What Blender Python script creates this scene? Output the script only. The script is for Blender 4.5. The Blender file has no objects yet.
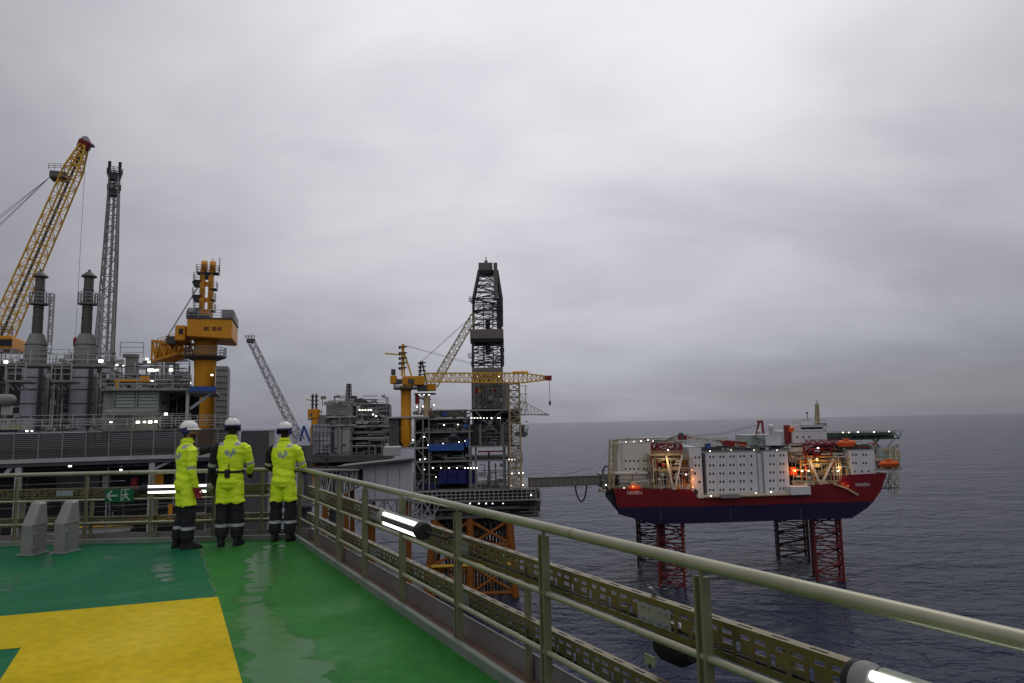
import bpy, math, random
from mathutils import Vector, Matrix, kdtree, noise
random.seed(7)
R = math.radians
SC = bpy.context.scene
COL = SC.collection

# ------------------------------------------------------------------ camera
CAM_H, PITCH, ROLL, FPX = 1.74, 6.75, -1.17, 682.67
cam_data = bpy.data.cameras.new('camera')
cam_data.lens, cam_data.sensor_width = 24.0, 36.0
cam_data.clip_start, cam_data.clip_end = 0.05, 90000
cam = bpy.data.objects.new('camera', cam_data)
COL.objects.link(cam)
CAMM = Matrix.Translation((0, 0, CAM_H)) @ Matrix.Rotation(R(90+PITCH), 4, 'X') @ Matrix.Rotation(R(ROLL), 4, 'Z')
cam.matrix_world = CAMM
SC.camera = cam

# ------------------------------------------------------------------ world, sun, exposure
SUN_EL, SUN_AZ = 52.0, 25.0
world = bpy.data.worlds.new('World'); SC.world = world; world.use_nodes = True
wn, wl = world.node_tree.nodes, world.node_tree.links
wn.clear()
def WN(t, **k):
    n = wn.new(t)
    for a, b in k.items(): setattr(n, a, b)
    return n
def wmath(op, a, b=None, c=None, clamp=False):
    n = WN('ShaderNodeMath', operation=op, use_clamp=clamp)
    for i, v in enumerate((a, b, c)):
        if v is None: continue
        if isinstance(v, (int, float)): n.inputs[i].default_value = v
        else: wl.new(v, n.inputs[i])
    return n.outputs[0]
tc = WN('ShaderNodeTexCoord'); sx = WN('ShaderNodeSeparateXYZ'); wl.new(tc.outputs['Generated'], sx.inputs[0])
X_, Y_, Z_ = sx.outputs
zc = wmath('MAXIMUM', Z_, 0.0)
den = wmath('ADD', zc, 0.27)
cx = WN('ShaderNodeCombineXYZ')
wl.new(wmath('DIVIDE', X_, den), cx.inputs[0]); wl.new(wmath('DIVIDE', Y_, den), cx.inputs[1])
mp = WN('ShaderNodeMapping'); mp.inputs['Location'].default_value = (2.3, 0.7, 0.0); mp.inputs['Rotation'].default_value = (0, 0, 0.35)
mp.inputs['Scale'].default_value = (0.75, 1.0, 1)
wl.new(cx.outputs[0], mp.inputs[0])
def wnoise(scale, det, rough, vec, dist=0.0):
    n = WN('ShaderNodeTexNoise'); n.inputs['Scale'].default_value = scale; n.inputs['Detail'].default_value = det
    n.inputs['Roughness'].default_value = rough; n.inputs['Distortion'].default_value = dist
    wl.new(vec, n.inputs['Vector']); return n.outputs['Fac']
n1 = wnoise(0.95, 5, 0.5, mp.outputs[0], 0.5)
n2 = wnoise(2.6, 6, 0.52, mp.outputs[0], 0.3)
cl = wmath('ADD', wmath('MULTIPLY', n1, 0.68), wmath('MULTIPLY', n2, 0.32))
mr = WN('ShaderNodeMapRange', interpolation_type='SMOOTHSTEP')
wl.new(cl, mr.inputs['Value']); mr.inputs['From Min'].default_value = 0.33; mr.inputs['From Max'].default_value = 0.66
mr.inputs['To Min'].default_value = 0.77; mr.inputs['To Max'].default_value = 1.07
ramp = WN('ShaderNodeValToRGB'); wl.new(zc, ramp.inputs[0])
els = ramp.color_ramp.elements
stops = [(0.0, (.245, .252, .305)), (0.05, (.292, .297, .345)), (0.15, (.462, .456, .492)), (0.28, (.605, .592, .620)),
         (0.39, (.705, .690, .715)), (0.50, (.765, .75, .775)), (0.70, (.80, .79, .81)), (1.0, (.82, .81, .83))]
els[0].position, els[0].color = stops[0][0], (*stops[0][1], 1)
els[1].position, els[1].color = stops[-1][0], (*stops[-1][1], 1)
for p_, c_ in stops[1:-1]:
    e = els.new(p_); e.color = (*c_, 1)
# the cloud deck is thinner (brighter) straight ahead and thicker to the left
dxa = wmath('SUBTRACT', X_, 0.06)
azv = wmath('MAXIMUM', wmath('SUBTRACT', 1.03, wmath('MULTIPLY', wmath('MULTIPLY', dxa, dxa), 0.95)), 0.5)
tint = WN('ShaderNodeMix', data_type='RGBA'); tint.inputs['A'].default_value = (.985, .972, 1.02, 1); tint.inputs['B'].default_value = (1.005, 1.0, 1.0, 1)
tfac = WN('ShaderNodeMapRange'); wl.new(cl, tfac.inputs['Value']); tfac.inputs['From Min'].default_value = .36; tfac.inputs['From Max'].default_value = .62; wl.new(tfac.outputs[0], tint.inputs['Factor'])
tmul = WN('ShaderNodeVectorMath', operation='MULTIPLY'); wl.new(ramp.outputs[0], tmul.inputs[0]); wl.new(tint.outputs['Result'], tmul.inputs[1])
mul = WN('ShaderNodeVectorMath', operation='SCALE'); wl.new(tmul.outputs[0], mul.inputs[0])
wl.new(wmath('MULTIPLY', mr.outputs[0], azv), mul.inputs['Scale'])
sky = WN('ShaderNodeTexSky', sky_type='NISHITA', sun_disc=False)
sky.sun_elevation, sky.sun_rotation = R(SUN_EL), R(SUN_AZ)
skm = WN('ShaderNodeVectorMath', operation='SCALE'); wl.new(sky.outputs[0], skm.inputs[0]); skm.inputs['Scale'].default_value = 0.10
mx = WN('ShaderNodeMix', data_type='RGBA'); mx.inputs['Factor'].default_value = 0.93
wl.new(skm.outputs[0], mx.inputs['A']); wl.new(mul.outputs[0], mx.inputs['B'])
bg = WN('ShaderNodeBackground'); wl.new(mx.outputs['Result'], bg.inputs['Color']); bg.inputs['Strength'].default_value = 1.0
wo = WN('ShaderNodeOutputWorld'); wl.new(bg.outputs[0], wo.inputs[0])

sd = bpy.data.lights.new('sun', 'SUN'); sd.energy = 0.5; sd.angle = R(40); sd.color = (1.0, .97, .93)
so = bpy.data.objects.new('sun', sd); COL.objects.link(so)
so.rotation_euler = (R(90-SUN_EL), 0, R(180-SUN_AZ))
vs = SC.view_settings
SC.display_settings.display_device = 'sRGB'
vs.view_transform, vs.look, vs.exposure, vs.gamma = 'Standard', 'None', 0.16, 1.0
vs.use_curve_mapping = False
cy = SC.cycles
cy.max_bounces, cy.diffuse_bounces, cy.glossy_bounces, cy.transmission_bounces, cy.volume_bounces = 6, 3, 3, 3, 0
cy.sample_clamp_indirect = 4.0
cy.use_denoising = True

# ------------------------------------------------------------------ helpers
def ray(px, py):
    return (CAMM.to_3x3() @ Vector(((px-512)/FPX, -(py-341.5)/FPX, -1))).normalized()
CAMP = CAMM.translation.copy()
class Frame:
    """A place in the world (origin, heading). p() turns a sight line into a point of one of its y planes."""
    def __init__(s, loc, yaw=0.0):
        s.loc = Vector(loc); s.yaw = yaw
        s.M = Matrix.Translation(s.loc) @ Matrix.Rotation(yaw, 4, 'Z'); s.I = s.M.inverted()
        s.o = s.I @ CAMP; s.r = s.I.to_3x3()
    def p(s, px, py, y=0.0):
        d = s.r @ ray(px, py)
        return s.o + d*((y - s.o.y)/d.y)
    def rect(s, x0, y0, x1, y1, y=0.0):
        mx_, my_ = (x0+x1)/2, (y0+y1)/2
        return (s.p(x0, my_, y).x, s.p(x1, my_, y).x, s.p(mx_, y1, y).z, s.p(mx_, y0, y).z)
    def ppm(s, px, py, y):      # metres per pixel there
        return (s.p(px+.5, py, y) - s.p(px-.5, py, y)).length

class MB:
    def __init__(s): s.v, s.f, s.m = [], [], []
    def _add(s, vs, fs, mi=0):
        o = len(s.v); s.v += [tuple(v) for v in vs]; s.f += [tuple(i+o for i in f) for f in fs]; s.m += [mi]*len(fs); return s
    def box(s, x0, x1, y0, y1, z0, z1, mi=0):
        if x0 > x1: x0, x1 = x1, x0
        if y0 > y1: y0, y1 = y1, y0
        if z0 > z1: z0, z1 = z1, z0
        vs = [(x, y, z) for x in (x0, x1) for y in (y0, y1) for z in (z0, z1)]
        return s._add(vs, [(0,1,3,2),(4,6,7,5),(0,4,5,1),(2,3,7,6),(0,2,6,4),(1,5,7,3)], mi)
    def bar(s, p, q, w, h=None, up=(0,0,1), mi=0):
        p, q = Vector(p), Vector(q); h = h or w
        d = (q-p)
        if d.length < 1e-6: return s
        d.normalize(); up = Vector(up)
        if abs(d.dot(up)) > .98: up = Vector((0,1,0)) if abs(d.y) < .9 else Vector((1,0,0))
        a = d.cross(up).normalized()*w/2; b = a.cross(d).normalized()*h/2
        vs = [c+i*a+j*b for c in (p, q) for i, j in ((-1,-1),(1,-1),(1,1),(-1,1))]
        return s._add(vs, [(0,1,2,3),(7,6,5,4),(0,4,5,1),(1,5,6,2),(2,6,7,3),(3,7,4,0)], mi)
    def tube(s, pts, r, n=8, mi=0, caps=True):
        pts = [Vector(p) for p in pts]; k = len(pts)
        rs = r if isinstance(r, (list, tuple)) else [r]*k
        vs, ref = [], None
        for i, p in enumerate(pts):
            d = (pts[min(i+1,k-1)] - pts[max(i-1,0)]).normalized()
            if ref is None:
                ref = d.cross(Vector((0,0,1)) if abs(d.z) < .9 else Vector((0,1,0))).normalized()
            a = (ref - d*ref.dot(d)).normalized(); ref = a; b = d.cross(a)
            vs += [p + (a*math.cos(t) + b*math.sin(t))*rs[i] for t in (2*math.pi*j/n for j in range(n))]
        fs = [(i*n+j, i*n+(j+1)%n, (i+1)*n+(j+1)%n, (i+1)*n+j) for i in range(k-1) for j in range(n)]
        if caps: fs += [tuple(range(n-1,-1,-1)), tuple((k-1)*n+j for j in range(n))]
        return s._add(vs, fs, mi)
    def rings(s, rings, n=16, mi=0):     # rings: (x, y, z, rx, ry) stacked in z
        vs = [(x+rx*math.cos(2*math.pi*j/n), y+ry*math.sin(2*math.pi*j/n), z) for x, y, z, rx, ry in rings for j in range(n)]
        k = len(rings)
        fs = [(i*n+j, i*n+(j+1)%n, (i+1)*n+(j+1)%n, (i+1)*n+j) for i in range(k-1) for j in range(n)]
        return s._add(vs, fs + [tuple(range(n-1,-1,-1)), tuple((k-1)*n+j for j in range(n))], mi)
    def prism(s, poly, y0, y1, mi=0):    # poly of (x, z), extruded along y
        n = len(poly)
        vs = [(x, y0, z) for x, z in poly] + [(x, y1, z) for x, z in poly]
        return s._add(vs, [tuple(range(n)), tuple(range(2*n-1, n-1, -1))] + [(i, i+n, (i+1)%n+n, (i+1)%n) for i in range(n)], mi)
    def slab(s, poly, z0, z1, mi=0):     # poly of (x, y), extruded along z
        n = len(poly)
        vs = [(x, y, z0) for x, y in poly] + [(x, y, z1) for x, y in poly]
        return s._add(vs, [tuple(range(n-1,-1,-1)), tuple(range(n, 2*n))] + [(i, (i+1)%n, (i+1)%n+n, i+n) for i in range(n)], mi)
    def ball(s, c, r, nu=12, nv=8, mi=0):
        rx, ry, rz = r if isinstance(r, (tuple, list)) else (r, r, r)
        rg = [(c[0], c[1], c[2]+rz*math.sin(t), max(rx*math.cos(t), 1e-4), max(ry*math.cos(t), 1e-4)) for t in (-math.pi/2+math.pi*i/nv for i in range(nv+1))]
        return s.rings(rg, nu, mi)
    def lattice(s, p, q, w0, w1, nb, r, up=(0,0,1), h0=None, h1=None, rb=None, sides=4):
        """four chorded truss from p to q; w0/w1 width, h0/h1 depth"""
        p, q = Vector(p), Vector(q); d = (q-p).normalized(); up = Vector(up)
        if abs(d.dot(up)) > .97: up = Vector((0,1,0))
        a = d.cross(up).normalized(); b = a.cross(d).normalized()
        h0, h1, rb = h0 or w0, h1 or w1, rb or r*.6
        def pt(i, k):
            t = i/nb; c = p.lerp(q, t); w = w0+(w1-w0)*t; h = h0+(h1-h0)*t
            sx_, sy_ = ((-1,-1),(1,-1),(1,1),(-1,1))[k]
            return c + a*sx_*w/2 + b*sy_*h/2
        for k in range(4): s.bar(pt(0,k), pt(nb,k), r*2)
        for i in range(nb):
            for k in range(4):
                k2 = (k+1) % 4
                if (i+k) % 2: s.bar(pt(i,k), pt(i+1,k2), rb*2)
                else: s.bar(pt(i,k2), pt(i+1,k), rb*2)
                s.bar(pt(i+1,k), pt(i+1,k2), rb*2)
        return s
    def rail(s, pts, h=1.1, r=.05, step=2.0, n=3):     # handrail along a line of points
        for p, q in zip(pts[:-1], pts[1:]):
            p, q = Vector(p), Vector(q); L = (q-p).length; k = max(1, round(L/step))
            for i in range(k+1):
                c = p.lerp(q, i/k); s.bar(c, c+Vector((0,0,h)), r*1.2)
            for j in range(n):
                z = Vector((0,0,h*(j+1)/n)); s.bar(p+z, q+z, r)
        return s
    def build(s, name, mats, parent=None, smooth=False, bevel=0.0, ang=0.7):
        me = bpy.data.meshes.new(name); me.from_pydata(s.v, [], s.f)
        mats = mats if isinstance(mats, (list, tuple)) else [mats]
        for m in mats: me.materials.append(m)
        if len(mats) > 1: me.polygons.foreach_set('material_index', s.m)
        me.update()
        if smooth:
            me.shade_smooth(); me.set_sharp_from_angle(angle=ang)
        o = bpy.data.objects.new(name, me); COL.objects.link(o)
        if parent: o.parent = parent
        if bevel:
            b = o.modifiers.new('bevel', 'BEVEL'); b.width = bevel; b.segments = 2; b.limit_method = 'ANGLE'
        return o
def tag(o, label=None, cat=None, group=None, kind=None):
    if label: o['label'] = label
    if cat: o['category'] = cat
    if group: o['group'] = group
    if kind: o['kind'] = kind
    return o
def empty(name, loc, yaw=0.0, label=None, cat=None, group=None):
    o = bpy.data.objects.new(name, None); COL.objects.link(o)
    o.location = loc; o.rotation_euler = (0, 0, yaw); o.empty_display_size = .3
    return tag(o, label, cat, group)
def copy_tree(o, parent=None):
    c = o.copy(); COL.objects.link(c)
    if parent: c.parent = parent
    for ch in list(o.children): copy_tree(ch, c)
    return c

# ------------------------------------------------------------------ materials
def mat(name, col, rough=.6, metal=0.0, var=.15, scale=2.0, dirt=None, dirt_amt=.45, bump=0.0, spec=.25, streak=False, coat=0.0):
    m = bpy.data.materials.new(name); m.use_nodes = True
    nt = m.node_tree; N, L = nt.nodes, nt.links
    b = N['Principled BSDF']; b.inputs['Metallic'].default_value = metal; b.inputs['Specular IOR Level'].default_value = spec
    b.inputs['Coat Weight'].default_value = coat
    t = N.new('ShaderNodeTexCoord'); mp = N.new('ShaderNodeMapping'); L.new(t.outputs['Object'], mp.inputs[0])
    if streak: mp.inputs['Scale'].default_value = (1, 1, .18)
    n = N.new('ShaderNodeTexNoise'); n.inputs['Scale'].default_value = scale; n.inputs['Detail'].default_value = 6; n.inputs['Roughness'].default_value = .6
    L.new(mp.outputs[0], n.inputs['Vector'])
    r = N.new('ShaderNodeMapRange'); L.new(n.outputs['Fac'], r.inputs['Value'])
    r.inputs['From Min'].default_value, r.inputs['From Max'].default_value = .25, .75
    r.inputs['To Min'].default_value, r.inputs['To Max'].default_value = 1-var, 1+var
    sc = N.new('ShaderNodeVectorMath'); sc.operation = 'SCALE'; sc.inputs[0].default_value = col; L.new(r.outputs[0], sc.inputs['Scale'])
    out = sc.outputs[0]
    if dirt:
        n2 = N.new('ShaderNodeTexNoise'); n2.inputs['Scale'].default_value = scale*2.3; n2.inputs['Detail'].default_value = 8; n2.inputs['Roughness'].default_value = .7
        L.new(mp.outputs[0], n2.inputs['Vector'])
        r2 = N.new('ShaderNodeMapRange'); L.new(n2.outputs['Fac'], r2.inputs['Value'])
        r2.inputs['From Min'].default_value, r2.inputs['From Max'].default_value = .56, .72
        r2.inputs['To Min'].default_value, r2.inputs['To Max'].default_value = 0, dirt_amt
        mx = N.new('ShaderNodeMix'); mx.data_type = 'RGBA'; L.new(r2.outputs[0], mx.inputs['Factor']); L.new(out, mx.inputs['A']); mx.inputs['B'].default_value = (*dirt, 1)
        out = mx.outputs['Result']
    L.new(out, b.inputs['Base Color'])
    rr = N.new('ShaderNodeMapRange'); L.new(n.outputs['Fac'], rr.inputs['Value'])
    rr.inputs['To Min'].default_value, rr.inputs['To Max'].default_value = max(.02, rough-.12), min(1, rough+.12)
    L.new(rr.outputs[0], b.inputs['Roughness'])
    if bump:
        bn = N.new('ShaderNodeBump'); bn.inputs['Strength'].default_value = bump; bn.inputs['Distance'].default_value = .02
        L.new(n.outputs['Fac'], bn.inputs['Height']); L.new(bn.outputs[0], b.inputs['Normal'])
    return m
def glow(name, col, strength):
    m = bpy.data.materials.new(name); m.use_nodes = True
    b = m.node_tree.nodes['Principled BSDF']
    b.inputs['Base Color'].default_value = (.8, .8, .8, 1)
    b.inputs['Emission Color'].default_value = (*col, 1); b.inputs['Emission Strength'].default_value = strength
    return m
RUST = (.13, .06, .03)
M = dict(
  steel=mat('grey_steel_paint', (.20,.20,.19), .55, 0, .2, .5, RUST, .35),
  steel_d=mat('dark_steel_paint', (.075,.078,.08), .6, 0, .3, .5, RUST, .4),
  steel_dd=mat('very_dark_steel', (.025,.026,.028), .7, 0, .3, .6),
  steel_l=mat('light_steel_paint', (.36,.37,.36), .5, 0, .15, .5, (.17,.14,.11), .4),
  olive=mat('grey_green_paint', (.21,.23,.19), .55, 0, .12, .6, (.12,.1,.07), .3),
  galv=mat('galvanised_steel', (.30,.31,.32), .42, .55, .2, 1.5),
  clad=mat('insulation_cladding', (.36,.37,.41), .42, .25, .12, .35, (.14,.13,.13), .4, streak=True),
  stackmetal=mat('weathered_stack_metal', (.11,.10,.09), .5, .4, .25, .6, (.05,.04,.035), .6, streak=True),
  windwall=mat('brown_grey_windwall', (.058,.051,.047), .65, .1, .25, .7),
  orange=mat('crane_orange_yellow', (.60,.255,.012), .45, 0, .12, .35, (.22,.1,.02), .35, streak=True),
  yellow=mat('boom_yellow', (.68,.41,.05), .5, 0, .12, .35, (.25,.13,.04), .4),
  cream=mat('pale_cream_paint', (.40,.33,.19), .5, 0, .12, .5, (.25,.16,.07), .3),
  jacket=mat('jacket_orange', (.21,.072,.010), .5, 0, .15, .3, (.16,.06,.02), .5, streak=True),
  red=mat('hull_red', (.13,.004,.008), .5, 0, .2, .16, (.07,.02,.016), .5, streak=True),
  red2=mat('truss_red', (.19,.014,.016), .5, 0, .15, .5, RUST, .3),
  navy=mat('hull_navy', (.010,.006,.034), .45, 0, .25, .16, (.03,.02,.04), .5, streak=True),
  navyc=mat('container_navy', (.012,.016,.11), .5, 0, .2, .3),
  blue=mat('module_blue', (.035,.085,.29), .5, 0, .15, .4, (.05,.05,.1), .4),
  white=mat('accommodation_white', (.53,.54,.55), .5, 0, .06, .25, (.36,.34,.30), .3, streak=True),
  cwhite=mat('cream_white', (.52,.50,.45), .5, 0, .07, .25, (.36,.3,.2), .3, streak=True),
  pgreen=mat('pale_green_grey', (.33,.37,.34), .5, 0, .08, .3),
  glass=mat('dark_window', (.012,.014,.018), .12, 0, .2, 1),
  hdeck=mat('dark_green_deck', (.04,.06,.05), .6, 0, .2, .3),
  lifeboat=mat('lifeboat_orange', (.62,.10,.015), .4, 0, .1, .5),
  concrete=mat('derrick_cladding', (.155,.14,.125), .65, 0, .1, .25, (.08,.07,.06), .3, streak=True),
  black=mat('black_rubber', (.015,.015,.016), .55, 0, .3, 6),
  rail=mat('railing_paint', (.31,.30,.215), .30, .35, .14, 3.5, (.19,.18,.10), .6, bump=.05),
  post=mat('post_paint', (.205,.20,.125), .34, .25, .16, 4, (.17,.15,.06), .6, bump=.05),
  tray=mat('cable_tray_zinc', (.15,.125,.062), .34, .5, .2, 5, (.16,.12,.04), .6),
  gutter=mat('gutter_grey', (.22,.21,.20), .5, 0, .12, 3, (.23,.13,.09), .6),
  rustfloor=mat('rusty_gutter_floor', (.15,.095,.07), .5, 0, .25, 4, (.12,.06,.03), .7),
  kerbgreen=mat('green_grey_kerb', (.17,.20,.17), .4, 0, .2, 5, (.22,.22,.20), .6),
  shell=mat('grey_metal_housing', (.24,.235,.225), .40, .2, .14, 4, (.16,.14,.12), .5),
  panel=mat('pale_blue_grey_cladding', (.46,.46,.49), .55, .0, .1, .35, (.2,.2,.2), .4, streak=True),
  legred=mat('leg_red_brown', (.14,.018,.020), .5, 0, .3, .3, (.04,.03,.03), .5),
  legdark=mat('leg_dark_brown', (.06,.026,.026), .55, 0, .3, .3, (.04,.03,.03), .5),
  wire=mat('wire_rope', (.24,.24,.26), .6, .3, .1, 1),
  signg=mat('sign_green', (.006,.10,.04), .4, 0, .06, 6),
  signw=mat('sign_white', (.34,.42,.37), .4, 0, .04, 6),
  lampw=glow('lamp_white', (1,.93,.80), 4.5),
  lampo=glow('lamp_sodium', (1,.27,.04), 3.5),
  tubew=glow('fluorescent_tube', (.95,1,.92), 2.6),
)
RH = 1.075
# ------------------------------------------------------------------ the helideck
def G(px, py, z):
    d = ray(px, py); return CAMP + d*((z-CAMP.z)/d.z)
def V3(a, z=0): return Vector((a.x, a.y, z))
C0 = V3(G(300, 468.8, RH)); C1 = V3(G(1024, 641, RH)); F1 = V3(G(0, 475.5, RH))
U = (C1-C0).normalized(); W = (F1-C0).normalized()            # along the right railing (towards us), along the far railing (to the left)
NR = Vector((-U.y, U.x, 0)); NR = NR if NR.x > 0 else -NR      # outward normals
NF = Vector((-W.y, W.x, 0)); NF = NF if NF.y > 0 else -NF
SINA = abs(U.cross(W).z)
def edge(off):          # the corner of the two railing lines pushed inwards by off
    return C0 - (U*(-1)*0) + (U*(off/abs(U.dot(NF))) + W*(off/abs(W.dot(NR)))) if off >= 0 else C0 + (U*(off/abs(U.dot(NF))) + W*(off/abs(W.dot(NR))))
LR, LF = 18.0, 15.0
def deck_poly(off):
    c = edge(off); return [c, c+U*LR, c+U*LR+W*LF-NR*2, c+W*LF-NF*0]
def xy(l): return [(p.x, p.y) for p in l]

def deck_mat(name, col, wet, pts=()):
    m = bpy.data.materials.new(name); m.use_nodes = True
    nt = m.node_tree; N, L = nt.nodes, nt.links; b = N['Principled BSDF']; b.inputs['Specular IOR Level'].default_value = .05
    t = N.new('ShaderNodeTexCoord')
    def noi(s, d, r=.6, dist=0, scale=(1,1,1)):
        mpn = N.new('ShaderNodeMapping'); mpn.inputs['Scale'].default_value = scale; L.new(t.outputs['Object'], mpn.inputs[0])
        n = N.new('ShaderNodeTexNoise'); n.inputs['Scale'].default_value = s; n.inputs['Detail'].default_value = d
        n.inputs['Roughness'].default_value = r; n.inputs['Distortion'].default_value = dist; L.new(mpn.outputs[0], n.inputs['Vector']); return n.outputs['Fac']
    def mr(v, a, b_, c, d):
        n = N.new('ShaderNodeMapRange'); n.interpolation_type = 'SMOOTHSTEP'; L.new(v, n.inputs['Value'])
        for k, x in zip(('From Min','From Max','To Min','To Max'), (a, b_, c, d)): n.inputs[k].default_value = x
        return n.outputs[0]
    big, fine, scr = noi(.55, 7, .55, .5), noi(9, 8, .65), noi(3.0, 8, .7, .3, (.35, 3.0, 1))
    s1 = N.new('ShaderNodeVectorMath'); s1.operation = 'SCALE'; s1.inputs[0].default_value = col; L.new(mr(fine, .3, .7, .86, 1.12), s1.inputs['Scale'])
    s2 = N.new('ShaderNodeVectorMath'); s2.operation = 'SCALE'; L.new(s1.outputs[0], s2.inputs[0]); L.new(mr(big, .3, .7, .84, 1.12), s2.inputs['Scale'])
    mx = N.new('ShaderNodeMix'); mx.data_type = 'RGBA'; L.new(s2.outputs[0], mx.inputs['A'])       # scuffs
    mx.inputs['B'].default_value = (col[0]*.72+.035, col[1]*.72+.04, col[2]*.72+.03, 1); L.new(mr(scr, .63, .78, 0, .4), mx.inputs['Factor'])
    L.new(mx.outputs['Result'], b.inputs['Base Color'])
    L.new(mr(big, .47, .66, .55, .55-.33*wet), b.inputs['Roughness'])
    if pts:
        acc = None; jit = noi(3.2, 5, .6, .4)
        for (q, r_) in pts:
            ds = N.new('ShaderNodeVectorMath'); ds.operation = 'DISTANCE'; L.new(t.outputs['Object'], ds.inputs[0]); ds.inputs[1].default_value = q
            dv = N.new('ShaderNodeMath'); dv.operation = 'DIVIDE'; L.new(ds.outputs['Value'], dv.inputs[0]); dv.inputs[1].default_value = r_
            if acc is None: acc = dv.outputs[0]
            else:
                mn = N.new('ShaderNodeMath'); mn.operation = 'SMOOTH_MIN'; L.new(acc, mn.inputs[0]); L.new(dv.outputs[0], mn.inputs[1]); mn.inputs[2].default_value = .25; acc = mn.outputs[0]
        ad = N.new('ShaderNodeMath'); ad.operation = 'ADD'; L.new(acc, ad.inputs[0]); L.new(mr(jit, .2, .8, -.55, .55), ad.inputs[1])
        wetm = mr(ad.outputs[0], .78, 1.02, 1, 0)
        rg = N.new('ShaderNodeMix'); rg.data_type = 'FLOAT'; L.new(wetm, rg.inputs['Factor']); L.new(b.inputs['Roughness'].links[0].from_socket, rg.inputs['A']); rg.inputs['B'].default_value = .24
        L.new(rg.outputs['Result'], b.inputs['Roughness']); L.new(mr(wetm, 0, 1, .05, .15), b.inputs['Specular IOR Level'])
        damp = mr(ad.outputs[0], .95, 1.35, .80, 1.0)          # wet paint round the film is a little darker
        dk = N.new('ShaderNodeVectorMath'); dk.operation = 'SCALE'; L.new(mx.outputs['Result'], dk.inputs[0]); L.new(damp, dk.inputs['Scale']); L.new(dk.outputs[0], b.inputs['Base Color'])
    bn = N.new('ShaderNodeBump'); bn.inputs['Strength'].default_value = .30; bn.inputs['Distance'].default_value = .004
    L.new(noi(60, 4), bn.inputs['Height']); L.new(bn.outputs[0], b.inputs['Normal'])
    return m
def gp(l, path=True):
    q = [(G(x, y, 0), r_) for x, y, r_ in l]
    if not path: return [(tuple(p), r_) for p, r_ in q]
    out = []
    for (p, r0), (p2, r1) in zip(q, q[1:]):
        n_ = max(1, round((p2-p).length/.3))
        out += [(tuple(p.lerp(p2, i/n_)), r0+(r1-r0)*i/n_) for i in range(n_)]
    return out + [(tuple(q[-1][0]), q[-1][1])]
mg = deck_mat('deck_green', (.026,.152,.026), 1.0, gp([(272,547,.17),(266,560,.26),(266,574,.22),(258,590,.16),(249,600,.16),(255,616,.20),(270,640,.24),(288,668,.28),(300,690,.30)]))
mt = deck_mat('deck_teal', (.008,.112,.046), 1.0, gp([(44,556,.12),(45,566,.10)])+gp([(160,566,.16),(168,580,.10)])+gp([(20,572,.05),(6,590,.10)])+gp([(108,557,.07),(114,558,.06)]))
my = deck_mat('deck_yellow', (.46,.345,.001), .5)
mb = MB().slab(xy(deck_poly(.09)), -.30, 0.0)
tag(mb.build('helideck', mg), 'green painted helideck', kind='structure')
# teal half left of the old paint edge, yellow marking with its cut-out, drawn as sheets
def g0(px, py): return V3(G(px, py, 0))
pa, pb = g0(200, 548.5), g0(216, 598.5)
dl = (pb-pa).normalized()
far = deck_poly(.10)
def hit(p, d, q, e):      # crossing of two lines in the plan
    t = (q-p).cross(e).z/d.cross(e).z; return p+d*t
tp = hit(pb, dl, far[0], W)
teal = [tp, pb + dl*9, pb + dl*9 + W*9, far[0] + W*14.6 ]
o = MB().slab(xy(teal), .002, .004).build('teal_deck_paint', mt); tag(o, 'teal green deck paint', kind='structure')
sm_ = MB(); nn_ = 14; Ls = (tp-pb).length
for i in range(nn_):
    t0_, t1_ = i/nn_, (i+.80+.2*((i*7)%5)/5)/nn_; w_ = .006+.008*((i*3)%4)/4; s0, s1 = pb.lerp(tp, t0_)+NR*(.012*((i*5)%3-1)), pb.lerp(tp, t1_)+NR*(.010*((i*2)%3-1)); sm_.slab(xy([s0-NR*w_, s0+NR*w_, s1+NR*w_*.6, s1-NR*w_*.8]), .004, .0062)
tag(sm_.build('worn_paint_seam', mat('worn_green', (.05,.13,.065), .5, 0, .3, 9)), 'pale worn seam in the deck paint', kind='structure')
y_o, y_i = g0(218, 597.5), g0(21, 648.5)
d1 = (g0(242, 683)-y_o).normalized(); d2 = (g0(0, 617)-y_o).normalized(); d3 = (g0(0, 681)-y_i).normalized(); d4 = (g0(0, 650.5)-y_i).normalized()
yel = [y_o, y_o+d2*4.5, y_i+d4*3.4, y_i, y_i+d3*5, y_o+d1*6.5]
o = MB().slab(xy(yel), .006, .008).build('yellow_deck_marking', my); tag(o, 'yellow marking painted on the deck', kind='structure')
# kerb, rusty gutter and outer plate along both sides
def strip(off0, off1, z0, z1):
    a, b = edge(off0), edge(off1); m_ = MB()
    m_.slab(xy([a, b, b+U*LR, a+U*LR]), z0, z1)
    m_.slab(xy([a, a+W*LF, b+W*LF, b]), z0, z1)
    return m_
tag(strip(.09, .04, -.30, .075).build('deck_kerb', M['kerbgreen'], bevel=.006), kind='structure')
tag(strip(.04, -.20, -.10, -.045).build('deck_gutter', M['rustfloor']), kind='structure')
tag(strip(-.20, -.215, -.30, .125).build('gutter_plate', M['gutter'], bevel=.004), kind='structure')

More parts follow.
